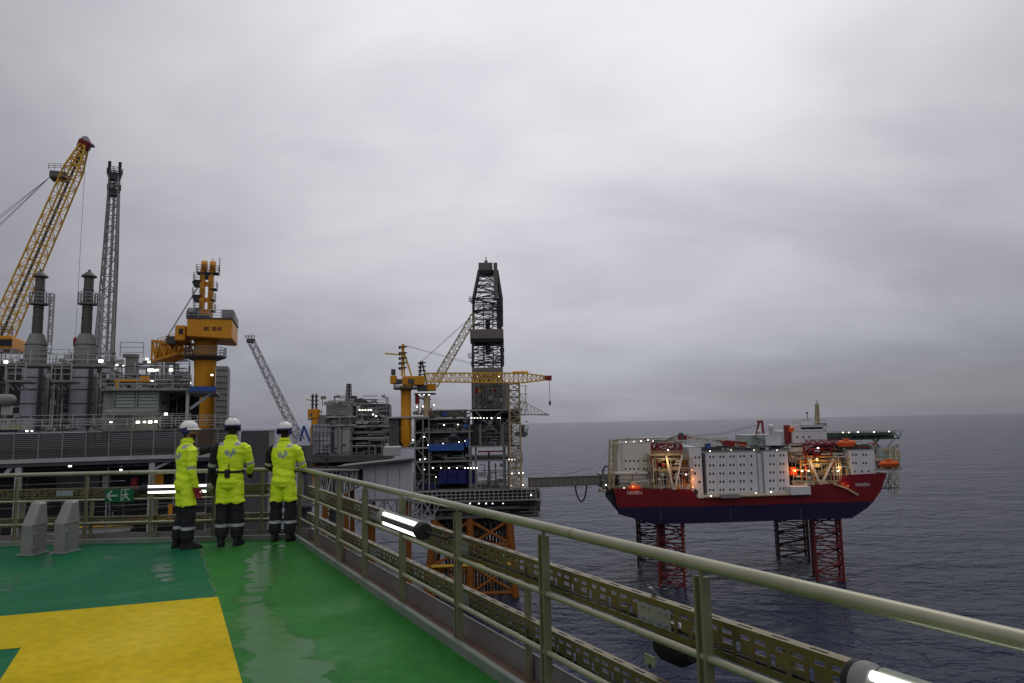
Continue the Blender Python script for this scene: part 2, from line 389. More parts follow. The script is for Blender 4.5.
# ------------------------------------------------------------------ railings
def railing(name, P, D, N_, L, posts, label, start=0.0, pw=.056):
    root = empty(name, P); tag(root, label, 'railing')
    def at(t, off, z): return D*t + N_*off + Vector((0,0,z))
    MB().tube([at(start,0,RH), at(L,0,RH)], .0315, 16).build('top_rail', M['rail'], root, True)
    for z in (.665, .31):
        MB().tube([at(start,0,z), at(L,0,z)], .0185, 12).build('mid_rail', M['rail'], root, True)
    for t in posts[::2]:
        q = t+.35
        if q < L: MB().tube([at(q-.006,0,RH), at(q,0,RH), at(q+.006,0,RH)], [.0318,.0335,.0318], 16).build('weld_bead', M['tray'], root, True)
    for t in posts:
        m_ = MB()
        for sx_ in (-1, 1):      # two flats and a web: an I shaped post
            a = at(t+sx_*pw*.4, 0, -.04); b = at(t+sx_*pw*.4, 0, RH-.053)
            m_.bar(a, b, .011, pw, up=N_)
        m_.bar(at(t,0,-.04), at(t,0,RH-.057), pw*.7, .010, up=N_)
        m_.tube([at(t,0,RH-.1), at(t,0,RH-.02)], .012, 8)
        m_.bar(at(t,-.01,-.043), at(t,-.01,-.028), .13, .13, up=N_)
        for sx_ in (-1, 1):
            m_.tube([at(t+sx_*.04,.04,-.03), at(t+sx_*.04,.04,-.01)], .010, 6)
        m_.build('post', M['post'], root, bevel=.003)
    return root
def tpar(px, P, D):       # parameter along a plan line that shows at column px (rail height ~.6)
    lo, hi = -2, 11.2
    Ci = CAMM.inverted()
    f = lambda t: (lambda q: 512+FPX*q.x/-q.z)(Ci @ (P+D*t+Vector((0,0,.6))))
    s = 1 if f(1) > f(0) else -1
    for _ in range(50):
        m_ = (lo+hi)/2
        if (f(m_)-px)*s < 0: lo = m_
        else: hi = m_
    return lo
rp = [0.0] + [tpar(x, C0, U) for x in (317, 339, 365, 402.5, 458, 545, 706)]
st = rp[-1]-rp[-2]; rp += [rp[-1]+st*k for k in range(1, 7)]
railing('guard_railing', C0, U, NR, LR, rp, 'long pale railing running diagonally towards us along the sea edge of the green deck')
fp = [tpar(x, C0, W) for x in (262, 214, 151, 86, 16)]
fp += [fp[-1]+1.08*k for k in range(1, 8)]
railing('guard_railing', C0, W, NF, LF, fp, 'pale railing across the far end of the green deck, behind the three workers', start=.03, pw=.042)

# perforated cable trays outside the railings
def cable_tray(P, D, N_, off, z0, h, L, label, start=0.0, coarse=1.0):
    root = empty('cable_tray', P); tag(root, label, 'cable tray', 'perforated cable trays outside the railings')
    m_ = MB(); per = .19*coarse
    cols = [.028, .062, .020, .028, .052]; s = per/sum(cols); cols = [c*s for c in cols]
    rows = [.022, .018, .020, .020, .018, .016, .022]; rows = [r*h/sum(rows) for r in rows]
    skip = {(1,1), (1,5), (3,1), (3,2), (3,3), (1,3), (4,5), (4,1)}
    th = .004
    def quadbox(t0, t1, za, zb, o0, o1):
        vs = [D*t+N_*o+Vector((0,0,z)) for t in (t0,t1) for o in (o0,o1) for z in (za,zb)]
        m_._add(vs, [(0,1,3,2),(4,6,7,5),(0,4,5,1),(2,3,7,6),(0,2,6,4),(1,5,7,3)])
    zr = [z0]
    for r in rows: zr.append(zr[-1]+r)
    # continuous horizontal strips where no slot is cut, otherwise cell by cell
    t = start
    for j in (0, 6): quadbox(start, L, zr[j], zr[j+1], off, off+th)
    while t < L:
        x = t
        for i, c in enumerate(cols):
            j = 1
            while j < 6:
                if (i, j) in skip: j += 1; continue
                k = j
                while k < 6 and (i, k) not in skip: k += 1
                quadbox(x, min(x+c, L), zr[j], zr[k], off, off+th); j = k
            x += c
        t += per
    # top and bottom flanges, slotted
    for z in (z0+h, z0-th):
        quadbox(start, L, z, z+th, off, off+.018); quadbox(start, L, z, z+th, off+.032, off+.055)
        t = start
        while t < L:
            quadbox(t, min(t+per*.55, L), z, z+th, off+.018, off+.032); t += per
    m_.build('perforated_channel', M['tray'], root)
    t = start+1.1
    while t < L-.3:
        j_ = MB()
        j_.bar(D*(t-.13)+N_*(off-.004)+Vector((0,0,z0+h*.5)), D*(t+.13)+N_*(off-.004)+Vector((0,0,z0+h*.5)), .004, h*.62)
        for u_ in (-.09,-.04,.04,.09):
            for w_ in (.32,.68): p_ = D*(t+u_)+Vector((0,0,z0+h*w_)); j_.tube([p_+N_*(off-.016), p_+N_*(off-.004)], .009, 6)
        j_.build('joint_plate', M['galv'], root); t += 2.4
    cb = random.Random(int(z0*100)); 
    for i_ in range(2):
        pts_ = [D*(start+(L-start)*q_/40)+N_*(off+.022+.016*i_)+Vector((0,0,z0+.018+.010*math.sin(q_*1.3+i_*2)+cb.uniform(0,.006))) for q_ in range(41)]
        MB().tube(pts_, .010+.004*i_, 8).build('cable', M['black'], root, True)
    return root, D, N_
tr1, *_ = cable_tray(C0, U, NR, .09, .655, .155, LR, 'upper perforated yellowish cable tray along the right railing, just under the top rail', start=.1)
tr2, *_ = cable_tray(C0, U, NR, .09, .25, .15, LR, 'lower perforated yellowish cable tray along the right railing, near the gutter', start=.1)
tr3, *_ = cable_tray(C0, W, NF, .09, .70, .14, LF, 'upper perforated cable tray behind the far railing, at waist height of the workers', start=.2)
tr4, *_ = cable_tray(C0, W, NF, .09, .26, .13, LF, 'lower perforated cable tray behind the far railing, at shin height of the workers', start=.2)
for root, D, N_, ts in ((tr1, U, NR, [rp[i]+.62*(rp[i+1]-rp[i]) if i < len(rp)-7 else rp[i]+.33 for i in (1,3,5,7)]), (tr3, W, NF, fp[2:6])):
    for t in ts:
        MB().bar(D*t+N_*.165+Vector((0,0,-.2)), D*t+N_*.165+Vector((0,0,.79)), .05, .03, up=N_).build('support_post', M['post'], root, bevel=.003)

# twin tube fluorescent fittings clipped inside the railings
def light_fitting(P, D, N_, t0, t1, z, off, label, lead=0.0):
    root = empty('fluorescent_light', P+D*t0+N_*off+Vector((0,0,z))); tag(root, label, 'light fitting', 'twin tube lights on the railings')
    L = t1-t0
    def at(t, o, zz): return D*t+N_*o+Vector((0,0,zz))
    MB().bar(at(.10,.035,0), at(L-.10,.035,0), .05, .124, up=(0,0,1)).build('body', M['olive'], root, bevel=.012)
    MB().bar(at(.12,-.015,0), at(L-.12,-.015,0), .05, .050, up=(0,0,1)).build('reflector', M['steel_d'], root, bevel=.004)
    for s in (-1, 1):
        MB().tube([at((.075 if lead else .13)+lead,-.014,s*.044), at(L-.13,-.014,s*.044)], .0175, 12).build('tube', M['tubew'], root, True)
    if lead: MB().tube([at(.02,.012,0), at(.05,.012,0), at(.055+lead,.012,0), at(.07+lead,.012,0)], [.062,.075,.075,.064], 20).build('ballast_cover', M['steel'], root, True)
    for a, b in ((0,.045 if lead else .12),(L-.12,L)):
        MB().tube([at(a,.015,0), at(a+.015,.015,0), at(b-.015,.015,0), at(b,.015,0)], [.060,.073,.073,.064], 20).build('end_cap', M['black'] if (a or lead) else M['olive'], root, True)
    for t in (.3, L-.3):
        MB().bar(at(t,.06,.03), at(t,-off+.01,.03), .04, .012, up=(0,0,1)).build('bracket', M['galv'], root)
    MB().tube([at(L,.02,0), at(L+.06,.04,-.01), at(L+.12,.12,-.05), at(L+.16,.20,-.04)], .010, 8).build('cable', M['black'], root, True)
    return root
light_fitting(C0, U, NR, tpar(393, C0, U), tpar(437, C0, U), .83, -.12, 'lit twin tube light on the right railing between its fourth and fifth posts')
light_fitting(C0, U, NR, tpar(856, C0, U), tpar(856, C0, U)+1.3, .80, -.02, 'twin tube light cut by the lower right corner of the view', .03)
light_fitting(C0, W, NF, tpar(217, C0, W), tpar(143, C0, W), .815, -.10, 'lit twin tube light on the far railing behind the pointing worker')

# emergency exit sign on the far railing
t0, t1 = tpar(135, C0, W), tpar(107, C0, W)
sg = empty('exit_sign', C0+W*t0-NF*.07+Vector((0,0,.63)), math.atan2(-W.y, -W.x))
tag(sg, 'green emergency exit sign with left arrow and running figure on the far railing', 'sign')
sw = t1-t0; sh = .20          # local x runs to the right, y away from us, z up; origin = lower right corner
MB().box(-sw, 0, .0, .012, 0, sh).build('panel', M['signg'], sg, bevel=.002)
pic = MB()
def pbar(x0, z0, x1, z1, w): pic.bar((-sw+x0*sw, -.003, z0*sh), (-sw+x1*sw, -.003, z1*sh), .006, w*sh, up=(0,0,1)) if abs(x1-x0)*sw > abs(z1-z0)*sh else pic.bar((-sw+x0*sw, -.003, z0*sh), (-sw+x1*sw, -.003, z1*sh), w*sh, .006, up=(0,1,0))
pbar(.10,.5,.46,.5,.13); pbar(.08,.52,.24,.86,.13); pbar(.08,.48,.24,.14,.13)
MBp = pic; MBp.box(-sw+.57*sw, -sw+.60*sw, -.006, 0, .08*sh, .92*sh); MBp.box(-sw+.57*sw, -sw+.88*sw, -.006, 0, .92*sh, .98*sh)
MBp.tube([(-sw+.73*sw,-.006,.80*sh), (-sw+.73*sw,0,.80*sh)], .016, 10)
pbar(.72,.68,.76,.42,.15); pbar(.70,.62,.63,.46,.08); pbar(.75,.64,.84,.56,.08); pbar(.75,.42,.66,.28,.10); pbar(.66,.28,.62,.10,.09); pbar(.77,.42,.82,.26,.10); pbar(.82,.26,.88,.12,.09)
pic.build('pictogram', M['signw'], sg)
MB().bar((-sw*.5,.012,.14), (-sw*.5,.07,.14), .03, .03).build('bracket', M['galv'], sg)

# two upright metal housings on the deck
def housing(px, py, label, lean):
    g = V3(G(px, py, 0)); root = empty('metal_housing', g, math.atan2(-W.y, -W.x)-.12+lean); tag(root, label, 'housing', 'upright grey metal housings on the deck')
    m_ = MB()
    secs = [(0,.10,.14,-.03),(.42,.10,.14,-.03),(.70,.078,.07,.03),(.73,.06,.05,.035)]
    vs, fs = [], []
    for z, hx, hy, yo in secs:
        c = .72
        for x, y in ((-1,-c),(-c,-1),(c,-1),(1,-c),(1,1),(-1,1)): vs.append((x*hx, y*hy+yo+.17, z))
    for i in range(3):
        for j in range(6): fs.append((i*6+j, i*6+(j+1)%6, (i+1)*6+(j+1)%6, (i+1)*6+j))
    fs += [tuple(range(5,-1,-1)), tuple(range(18,24))]
    m_._add(vs, fs); m_.build('body', M['shell'], root, bevel=.012)
    MB().box(-.135,.135,-.01,.30,.0,.018).build('base_plate', M['galv'], root, bevel=.003)
    h = MB(); h.tube([(.119,.05,.10),(.119,.05,.30)], .008, 6); h.box(.098,.123,.03,.07,.09,.11); h.box(.098,.123,.03,.07,.29,.31); h.build('handle', M['galv'], root)
    MB().box(-.106,.106,.014,.265,.415,.43).build('seam', M['steel'], root)
    return root
housing(24.5, 556, 'grey metal housing left of the other one on the teal deck', 0.0)
housing(57, 554, 'grey metal housing right of the other one, nearer the exit sign', -.08)

# horn-like dark flood lamp and tag below the right railing
def atplane(px, py, off):
    d_ = ray(px, py); return CAMP + d_*((C0-CAMP).dot(NR)+off)/d_.dot(NR)
fl = empty('floodlight', atplane(681, 648, .32)); tag(fl, 'dark round floodlight hanging outside the right railing below the upper tray', 'floodlight')
MB().tube([Vector((0,0,0))+U*-.13, U*-.10, U*.02, U*.10], [.08,.095,.095,.05], 20).build('drum', M['black'], fl, True)
MB().tube([U*-.135, U*-.128], .082, 20).build('lens', M['glass'], fl, True)
MB().bar(U*-.10+Vector((0,0,.105)), U*.06+Vector((0,0,.112)), .09, .012).build('hood', M['steel_l'], fl, bevel=.003)
MB().bar(NR*-.19+Vector((0,0,.34)), Vector((0,0,.10)), .03, .012).build('bracket', M['galv'], fl)
tg = empty('tag_plate', atplane(650, 668, .10)); tag(tg, 'small pale tag plate clipped to the lower tray on the right', 'tag')
MB().bar(U*-.045+Vector((0,0,.04)), U*.045+Vector((0,0,.04)), .004, .05).build('plate', M['rail'], tg)
MB().bar(Vector((0,0,-.0)), Vector((0,0,.02)), .012).build('clip', M['black'], tg)
# ------------------------------------------------------------------ people
def cloth(name, col, rough=.75, var=.08, sheen=0.0):
    m = mat(name, col, rough, 0, var, 5, None, bump=.15); return m
P_Y = cloth('hi_vis_yellow', (.70,.90,.03), .6); P_K = cloth('black_trouser', (.016,.017,.021), .8)
P_S = cloth('reflective_tape', (.36,.37,.38), .4, .04); P_SK = cloth('skin', (.33,.17,.11), .5)
P_B = cloth('beard', (.035,.02,.014), .9); P_E = cloth('printed_emblem', (.30,.34,.36), .6)
P_H = mat('helmet_white', (.72,.72,.71), .3, 0, .04, 6, (.4,.4,.38), .3)
P_BL = mat('ear_muff_blue', (.018,.022,.10), .4, 0, .1, 6); P_R = cloth('red_glove', (.28,.03,.045), .7); P_DG = cloth('dark_glove', (.02,.02,.024), .7)
P_BOOT = mat('work_boot', (.014,.013,.013), .5, 0, .3, 8, (.06,.055,.05), .4)
PM = [P_Y, P_K, P_S, P_SK, P_B, P_E]
Y_, K_, S_, SK_, B_, E_ = range(6)

def person(loc, yaw, label, legs, arms, head_yaw, black, glove, h=1.0, emblem=True, beard=False, head_pitch=0.0):
    """local axes: x right, y the way the body faces, z up"""
    root = empty('person', loc, yaw); tag(root, label, 'person')
    src = MB(); tags = []
    def mark(t, n0):
        tags.extend([t]*(len(src.v)-n0))
    n0 = 0
    # torso
    src.rings([(0,-.005,.80,.09,.08),(0,-.01,.84,.165,.125),(0,-.012,.92,.185,.145),(0,-.005,1.00,.178,.138),(0,0,1.08,.168,.126),(0,.002,1.16,.176,.128),
               (0,.0,1.26,.192,.138),(0,-.004,1.35,.205,.140),(0,-.008,1.42,.200,.126),(0,-.010,1.47,.165,.100),(0,-.008,1.51,.105,.082),(0,-.002,1.55,.078,.080),(0,.005,1.59,.070,.072)], 28)
    mark(('torso',), n0); n0 = len(src.v)
    for s in (-1, 1): src.ball((s*.17,-.008,1.425), (.075,.08,.065), 12, 8)
    mark(('torso',), n0); n0 = len(src.v)
    # neck, head, nose, ears
    hm = Matrix.Translation((0,.018,1.585)) @ Matrix.Rotation(head_yaw, 4, 'Z') @ Matrix.Rotation(head_pitch, 4, 'X')
    src.tube([(0,0,1.50),(0,.012,1.62)], .058, 14)
    hd = MB(); hd.rings([(0,.02,-.005,.03,.035),(0,.025,.02,.056,.068),(0,.018,.06,.068,.085),(0,.008,.11,.074,.096),(0,.0,.16,.073,.096),(0,-.005,.20,.060,.080),(0,-.006,.228,.03,.04)], 20)
    hd.tube([(0,.10,.125),(0,.128,.09),(0,.112,.078)], [.010,.017,.012], 8)      # nose
    hd.ball((0,.100,.050), (.028,.012,.012), 8, 6)                               # mouth
    hd.ball((0,.093,.022), (.032,.02,.02), 8, 6)                                 # chin
    for s in (-1, 1):
        hd.ball((s*.075,-.005,.10), (.010,.022,.032), 8, 6)                      # ears
        hd.ball((s*.03,.094,.135), (.014,.008,.007), 8, 5)                       # eyes under the brow
    src._add([hm @ Vector(v) for v in hd.v], hd.f); mark(('head',), n0); n0 = len(src.v)
    # legs
    for side, (hip, knee, ank) in legs.items():
        hip, knee, ank = map(Vector, (hip, knee, ank))
        pts = [hip, hip.lerp(knee,.35), hip.lerp(knee,.7), knee, knee.lerp(ank,.35), knee.lerp(ank,.75), ank]
        src.tube(pts, [.102,.103,.097,.091,.096,.094,.086], 16); mark(('leg', side), n0); n0 = len(src.v)
    for side, (sh, el, wr) in arms.items():
        sh, el, wr = map(Vector, (sh, el, wr))
        pts = [sh, sh.lerp(el,.3), sh.lerp(el,.7), el, el.lerp(wr,.4), el.lerp(wr,.8), wr]
        src.tube(pts, [.072,.070,.062,.058,.056,.050,.044], 14); mark(('arm', side), n0); n0 = len(src.v)
    me = bpy.data.meshes.new('src'); me.from_pydata(src.v, [], src.f); tmp = bpy.data.objects.new('src', me); COL.objects.link(tmp)
    rm = tmp.modifiers.new('r', 'REMESH'); rm.mode = 'VOXEL'; rm.voxel_size = .0105; rm.use_smooth_shade = True
    sm = tmp.modifiers.new('s', 'SMOOTH'); sm.factor = .5; sm.iterations = 4
    dg = bpy.context.evaluated_depsgraph_get(); me2 = bpy.data.meshes.new_from_object(tmp.evaluated_get(dg))
    bpy.data.objects.remove(tmp)
    kd = kdtree.KDTree(len(src.v))
    for i, v in enumerate(src.v): kd.insert(v, i)
    kd.balance()
    # cloth folds
    me2.update()
    cos = []
    for v in me2.vertices:
        p = v.co.copy(); t = tags[kd.find(p)[1]]
        if t[0] != 'head':
            q = p*1.0 + Vector((loc[0]*3.1, loc[1]*1.7, 0))
            f = noise.noise(Vector((q.x*7, q.y*7, q.z*15)))*.008 + noise.noise(Vector((q.x*16+3, q.y*16, q.z*30)))*.0045
            bag = 0
            if t[0] == 'leg': bag = .006*math.sin(p.z*38+p.x*9)*max(0, 1-abs(p.z-.60)/.16) + .014*max(0, 1-abs(p.z-.63)/.05)
            if t[0] == 'torso': bag = .009*math.sin(p.z*44+p.x*11+p.y*5)*max(0, 1-abs(p.z-1.03)/.16)
            p += v.normal*(f+bag)
        cos.append(p)
    for v, p in zip(me2.vertices, cos): v.co = p
    me2.materials.clear()
    for m in PM: me2.materials.append(m)
    ih = hm.inverted()
    TR = [(.80,.09,.08),(.84,.165,.125),(.92,.185,.145),(1.0,.178,.138),(1.08,.168,.126),(1.16,.176,.128),(1.26,.185,.138),(1.35,.185,.14),(1.42,.180,.126),(1.47,.165,.10),(1.51,.105,.082)]
    def torso_d(p):
        for (z0,a0,b0),(z1,a1,b1) in zip(TR, TR[1:]):
            if p.z <= z1: break
        u = max(0, min(1, (p.z-z0)/(z1-z0))); rx, ry = a0+(a1-a0)*u, b0+(b1-b0)*u
        return (math.sqrt((p.x/rx)**2+((p.y+.005)/ry)**2)-1)*min(rx, ry)
    def arm_d(p, sd_):
        sh, el, wr = map(Vector, arms[sd_]); o_ = 9
        for a_, b_, r0, r1 in ((sh, el, .080, .058), (el, wr, .058, .046)):
            d_ = b_-a_; u = max(0, min(1, (p-a_).dot(d_)/d_.dot(d_))); o_ = min(o_, (p-a_.lerp(b_, u)).length-(r0+(r1-r0)*u))
        return o_
    def seg(p, a, b):
        d = b-a; t = max(0, min(1, (p-a).dot(d)/d.dot(d))); return t
    for f in me2.polygons:
        c = f.center; t = tags[kd.find(c)[1]]; k = Y_
        if t[0] in ('torso', 'arm') and c.z < 1.5:      # arm or torso: whichever surface is nearer
            best = (torso_d(c), ('torso',))
            for sd_ in arms:
                dd = arm_d(c, sd_)
                if dd < best[0]: best = (dd, ('arm', sd_))
            t = best[1]
        if t[0] == 'leg':
            k = K_ if c.z < .612+.012*math.sin(c.x*40) else Y_
            if .275 < c.z < .325: k = S_
        elif t[0] == 'torso':
            if c.z > 1.60: k = SK_
            elif 1.445 < c.z < 1.50 and abs(c.x) > .075 and c.y < .03: k = S_
            elif t[0] == 'torso' and emblem and c.y < -.06:
                x, z = c.x-.02, c.z-1.335          # two leaning strokes and a short one
                for x0, z0, x1, z1, w in ((-.062,.028,-.040,-.030,.014), (-.030,.034,.004,-.048,.015), (.052,.050,.022,-.040,.017), (.080,.030,.062,-.020,.010)):
                    a, b = Vector((x0,0,z0)), Vector((x1,0,z1)); pp = Vector((x,0,z)); s = seg(pp, a, b)
                    if (pp-a.lerp(b, s)).length < w: k = E_
        elif t[0] == 'arm':
            sh, el, wr = map(Vector, arms[t[1]])
            k = K_ if t[1] in black else Y_
            s = seg(c, sh, el); s2 = seg(c, el, wr)
            if .80 < s < .97 and s2 <= .02: k = S_
        elif t[0] == 'head':
            q = ih @ c; k = SK_
            if c.z < 1.552: k = Y_
            if beard and q.y > .035 and q.z < .07: k = B_
            if q.y < -.02 and -.01 < q.z < .15: k = B_      # short hair below the helmet
        f.material_index = k
    me2.shade_smooth(); me2.name = 'body'; root.scale = (h, h, h)
    o = bpy.data.objects.new('body', me2); COL.objects.link(o); o.parent = root
    # collar
    MB().tube([(.078*math.cos(a), .004+.080*math.sin(a), 1.552-.014*math.sin(a)) for a in (2*math.pi*i/24 for i in range(25))], .016, 8).build('collar', P_Y, root, True)
    # helmet with brim and muffs
    hz = Matrix.Translation((0,0,0))
    def place(ob): ob.matrix_local = hm; return ob
    hl = MB(); hl.rings([(0,0,.145,.105,.128),(0,0,.150,.108,.131),(0,0,.18,.106,.128),(0,-.002,.215,.094,.115),(0,-.004,.245,.070,.088),(0,-.004,.262,.038,.050),(0,-.004,.267,.008,.01)], 28)
    hel = place(hl.build('helmet', P_H, root, True, ang=1.2))
    br = MB(); n_ = 20; vs = []
    for r_, zz in ((1.0,.147),(1.0,.155)):
        for i in range(n_):
            a = math.pi*(i/(n_-1)); vs.append((.104*math.cos(a), .10*math.sin(a)+.03*math.sin(a)-.01, zz))
        for i in range(n_):
            a = math.pi*(i/(n_-1)); vs.append((.118*math.cos(a), .178*math.sin(a)-.01, zz-.016))
    fs = []
    for i in range(n_-1):
        fs += [(i, n_+i, n_+i+1, i+1), (2*n_+i+1, 3*n_+i+1, 3*n_+i, 2*n_+i), (n_+i, 3*n_+i, 3*n_+i+1, n_+i+1), (i+1, 2*n_+i+1, 2*n_+i, i)]
    br._add(vs, fs); b = br.build('brim', P_H, hel, True)
    rg = MB().box(-.006,.006,-.09,.10,.258,.272).build('ridge', P_H, hel, bevel=.004)
    st_ = MB().tube([(.107*math.cos(a), .13*math.sin(a), .143) for a in (math.pi+math.pi*i/16 for i in range(17))], .017, 8).build('helmet_band', P_BL, hel, True)
    for s in (-1, 1):
        e = MB(); e.tube([(s*.072,-.025,.115),(s*.092,-.027,.115),(s*.108,-.028,.117),(s*.116,-.028,.118)], [.044,.056,.052,.034], 14)
        e.bar((s*.10,-.02,.14),(s*.108,-.012,.175), .012,.02)
        ob = e.build('ear_muff', P_BL, root, True); place(ob)
    # boots
    for side, (hip, knee, ank) in legs.items():
        ank = Vector(ank); s = -1 if side == 'L' else 1
        bt = MB(); ya = s*-.22
        m_ = Matrix.Translation((ank.x, ank.y, 0)) @ Matrix.Rotation(ya, 4, 'Z')
        bb = MB(); bb.rings([(0,.055,0,.050,.150),(0,.055,.025,.052,.152),(0,.050,.045,.050,.145),(0,.030,.075,.050,.115),(0,.005,.11,.054,.078),(0,-.005,.16,.058,.068),(0,-.006,.20,.062,.068)], 18)
        bt._add([m_ @ Vector(v) for v in bb.v], bb.f); bt.build('boot', P_BOOT, root, True)
    # gloves with five fingers
    for side, (sh, el, wr) in arms.items():
        el, wr = Vector(el), Vector(wr); d = (wr-el).normalized(); s = -1 if side == 'L' else 1
        # palm faces inwards, thumb forwards
        fwd = Vector((0,1,0)); fwd = (fwd-d*fwd.dot(d)).normalized(); inn = d.cross(fwd)*s
        gl = MB(); gm = lambda a, b_, c_: wr + d*a + fwd*b_ + inn*c_
        gl.tube([gm(-.05,0,0), gm(-.01,0,0), gm(.03,0,0)], [.047,.045,.038], 12)
        vs = []
        for a, hw, ht in ((.0,.030,.020),(.03,.038,.018),(.07,.043,.016),(.095,.041,.013)):
            vs += [gm(a, hw*math.cos(t), ht*math.sin(t)) for t in (2*math.pi*j/12 for j in range(12))]
        gl._add(vs, [(i*12+j, i*12+(j+1)%12, (i+1)*12+(j+1)%12, (i+1)*12+j) for i in range(3) for j in range(12)] + [tuple(range(11,-1,-1)), tuple(36+j for j in range(12))])
        for bfw, ln in ((.031,.070),(.011,.080),(-.010,.075),(-.030,.058)):
            p0 = gm(.085, bfw, 0); p1 = gm(.085+ln*.45, bfw*1.05, .008); p2 = gm(.085+ln*.78, bfw*1.05, .028); p3 = gm(.085+ln*.92, bfw*1.02, .048)
            gl.tube([p0,p1,p2,p3], [.0115,.0108,.0098,.0075], 8)
        gl.tube([gm(.02,.030,.004), gm(.055,.052,.014), gm(.085,.058,.024), gm(.105,.056,.032)], [.015,.014,.012,.009], 8)
        gl.build('glove', P_R if glove.get(side) == 'r' else P_DG, root, True, ang=1.0)
    return root
def feet(px, py): return V3(G(px, py, 0))
straight = lambda s, x=.105, y=0, k=.02: ((s*.092,-.01,.90), (s*x*.98,k,.50), (s*x,y-.02,.13))
# 1: half turned to the right, left arm raised towards the sea
p1 = feet(183.5, 548.5)
person(p1, R(-44), 'bearded worker in yellow coverall and white helmet pointing outward, leftmost of the three',
       {'L': ((-.092,-.01,.90),(-.115,.02,.50),(-.13,-.04,.13)), 'R': ((.092,-.01,.90),(.11,.02,.50),(.125,.0,.13))},
       {'R': ((.205,-.01,1.425),(.245,-.02,1.13),(.225,.06,.87)), 'L': ((-.20,0,1.43),(-.15,.25,1.38),(.02,.46,1.46))},
       R(-34), {'L'}, {'R': 'r'}, beard=True, h=1.005)
p2 = feet(228.5, 546)
person(p2, R(6), 'worker with a black belt pouch, back to us, middle of the three',
       {'L': straight(-1, .10), 'R': straight(1, .11, .04)},
       {'L': ((-.205,-.01,1.42),(-.275,.02,1.13),(-.27,.14,.90)), 'R': ((.205,-.01,1.42),(.265,.06,1.15),(.20,.27,1.04))},
       R(22), {'L'}, {}, h=1.025)
p3 = feet(282.5, 541)
person(p3, R(-3), 'worker standing at the corner of the railing, back to us, rightmost of the three',
       {'L': straight(-1, .12), 'R': straight(1, .12)},
       {'L': ((-.205,-.01,1.42),(-.275,.05,1.16),(-.20,.27,1.06)), 'R': ((.205,-.01,1.42),(.28,.07,1.17),(.21,.30,1.08))},
       R(-4), {'L'}, {}, h=.985)
# belt with pouch on the middle worker
bx_ = empty('belt', p2, R(6)); 
rt = [o for o in COL.objects if o.name == 'person.001'][0]
bpy.data.objects.remove(bx_)
MB().tube([(.186*math.cos(a), -.002+.142*math.sin(a), 1.065) for a in (2*math.pi*i/36 for i in range(37))], .017, 8).build('belt', P_K, rt, True)
pou = MB().box(-.035,.035,-.185,-.125,.985,1.105).build('pouch', P_K, rt, bevel=.012)
MB().tube([(.02,-.165,1.10),(.02,-.165,1.19)], .007, 6).build('antenna', P_K, pou, True)
MB().box(-.028,.028,-.19,-.184,1.04,1.09).build('flap', P_BOOT, pou, bevel=.002)
# ------------------------------------------------------------------ the sea
SEA_Z = -56.3
def sea_mat():
    m = bpy.data.materials.new('sea_water'); m.use_nodes = True
    nt = m.node_tree; N, L = nt.nodes, nt.links; b = N['Principled BSDF']
    b.inputs['Base Color'].default_value = (.011, .017, .044, 1); b.inputs['Specular IOR Level'].default_value = .18; b.inputs['Roughness'].default_value = .2; b.inputs['IOR'].default_value = 1.33; b.inputs['Specular Tint'].default_value = (.80, .87, 1.0, 1)
    t = N.new('ShaderNodeTexCoord')
    def noi(s, d, r, sc, rot=.35, dist=.2):
        mp = N.new('ShaderNodeMapping'); mp.inputs['Scale'].default_value = sc; mp.inputs['Rotation'].default_value = (0,0,rot); L.new(t.outputs['Object'], mp.inputs[0])
        n = N.new('ShaderNodeTexNoise'); n.inputs['Scale'].default_value = s; n.inputs['Detail'].default_value = d; n.inputs['Roughness'].default_value = r
        n.inputs['Distortion'].default_value = dist; L.new(mp.outputs[0], n.inputs['Vector']); return n.outputs['Fac']
    def ma(op, a, b_):
        n = N.new('ShaderNodeMath'); n.operation = op
        for i, v in enumerate((a, b_)):
            if isinstance(v, (int, float)): n.inputs[i].default_value = v
            else: L.new(v, n.inputs[i])
        return n.outputs[0]
    h = ma('ADD', ma('ADD', ma('MULTIPLY', noi(.022, 3, .5, (.75,1,1), .5), 17.0), ma('MULTIPLY', noi(.065, 4, .55, (.7,1,1), -.25, .6), 11.0)),
           ma('ADD', ma('MULTIPLY', noi(.2, 4, .6, (.75,1,1), .5, .8), 4.5), ma('MULTIPLY', noi(.8, 4, .65, (.6,1,1), .5), .7)))
    bn = N.new('ShaderNodeBump'); bn.inputs['Strength'].default_value = .9; bn.inputs['Distance'].default_value = .9; L.new(h, bn.inputs['Height'])
    L.new(bn.outputs[0], b.inputs['Normal'])
    # small broken whitecaps
    w1, w2 = noi(.045, 4, .6, (.5,1,1), .35, .6), noi(.35, 6, .7, (.35,1,1), .2, .6)
    w = ma('ADD', ma('MULTIPLY', w1, .5), ma('MULTIPLY', w2, .5))
    r = N.new('ShaderNodeMapRange'); L.new(w, r.inputs['Value']); r.inputs['From Min'].default_value, r.inputs['From Max'].default_value = .665, .72
    r.inputs['To Min'].default_value, r.inputs['To Max'].default_value = 0, .45
    mx = N.new('ShaderNodeMix'); mx.data_type = 'RGBA'; L.new(r.outputs[0], mx.inputs['Factor'])
    mx.inputs['A'].default_value = (.011,.017,.044,1); mx.inputs['B'].default_value = (.45,.47,.5,1); L.new(mx.outputs['Result'], b.inputs['Base Color'])
    return m
seam = sea_mat()
far_ = 32000
tag(MB().slab([(-far_,-2000),(far_,-2000),(far_,far_),(-far_,far_)], SEA_Z-1.0, SEA_Z).build('sea', seam), kind='structure')

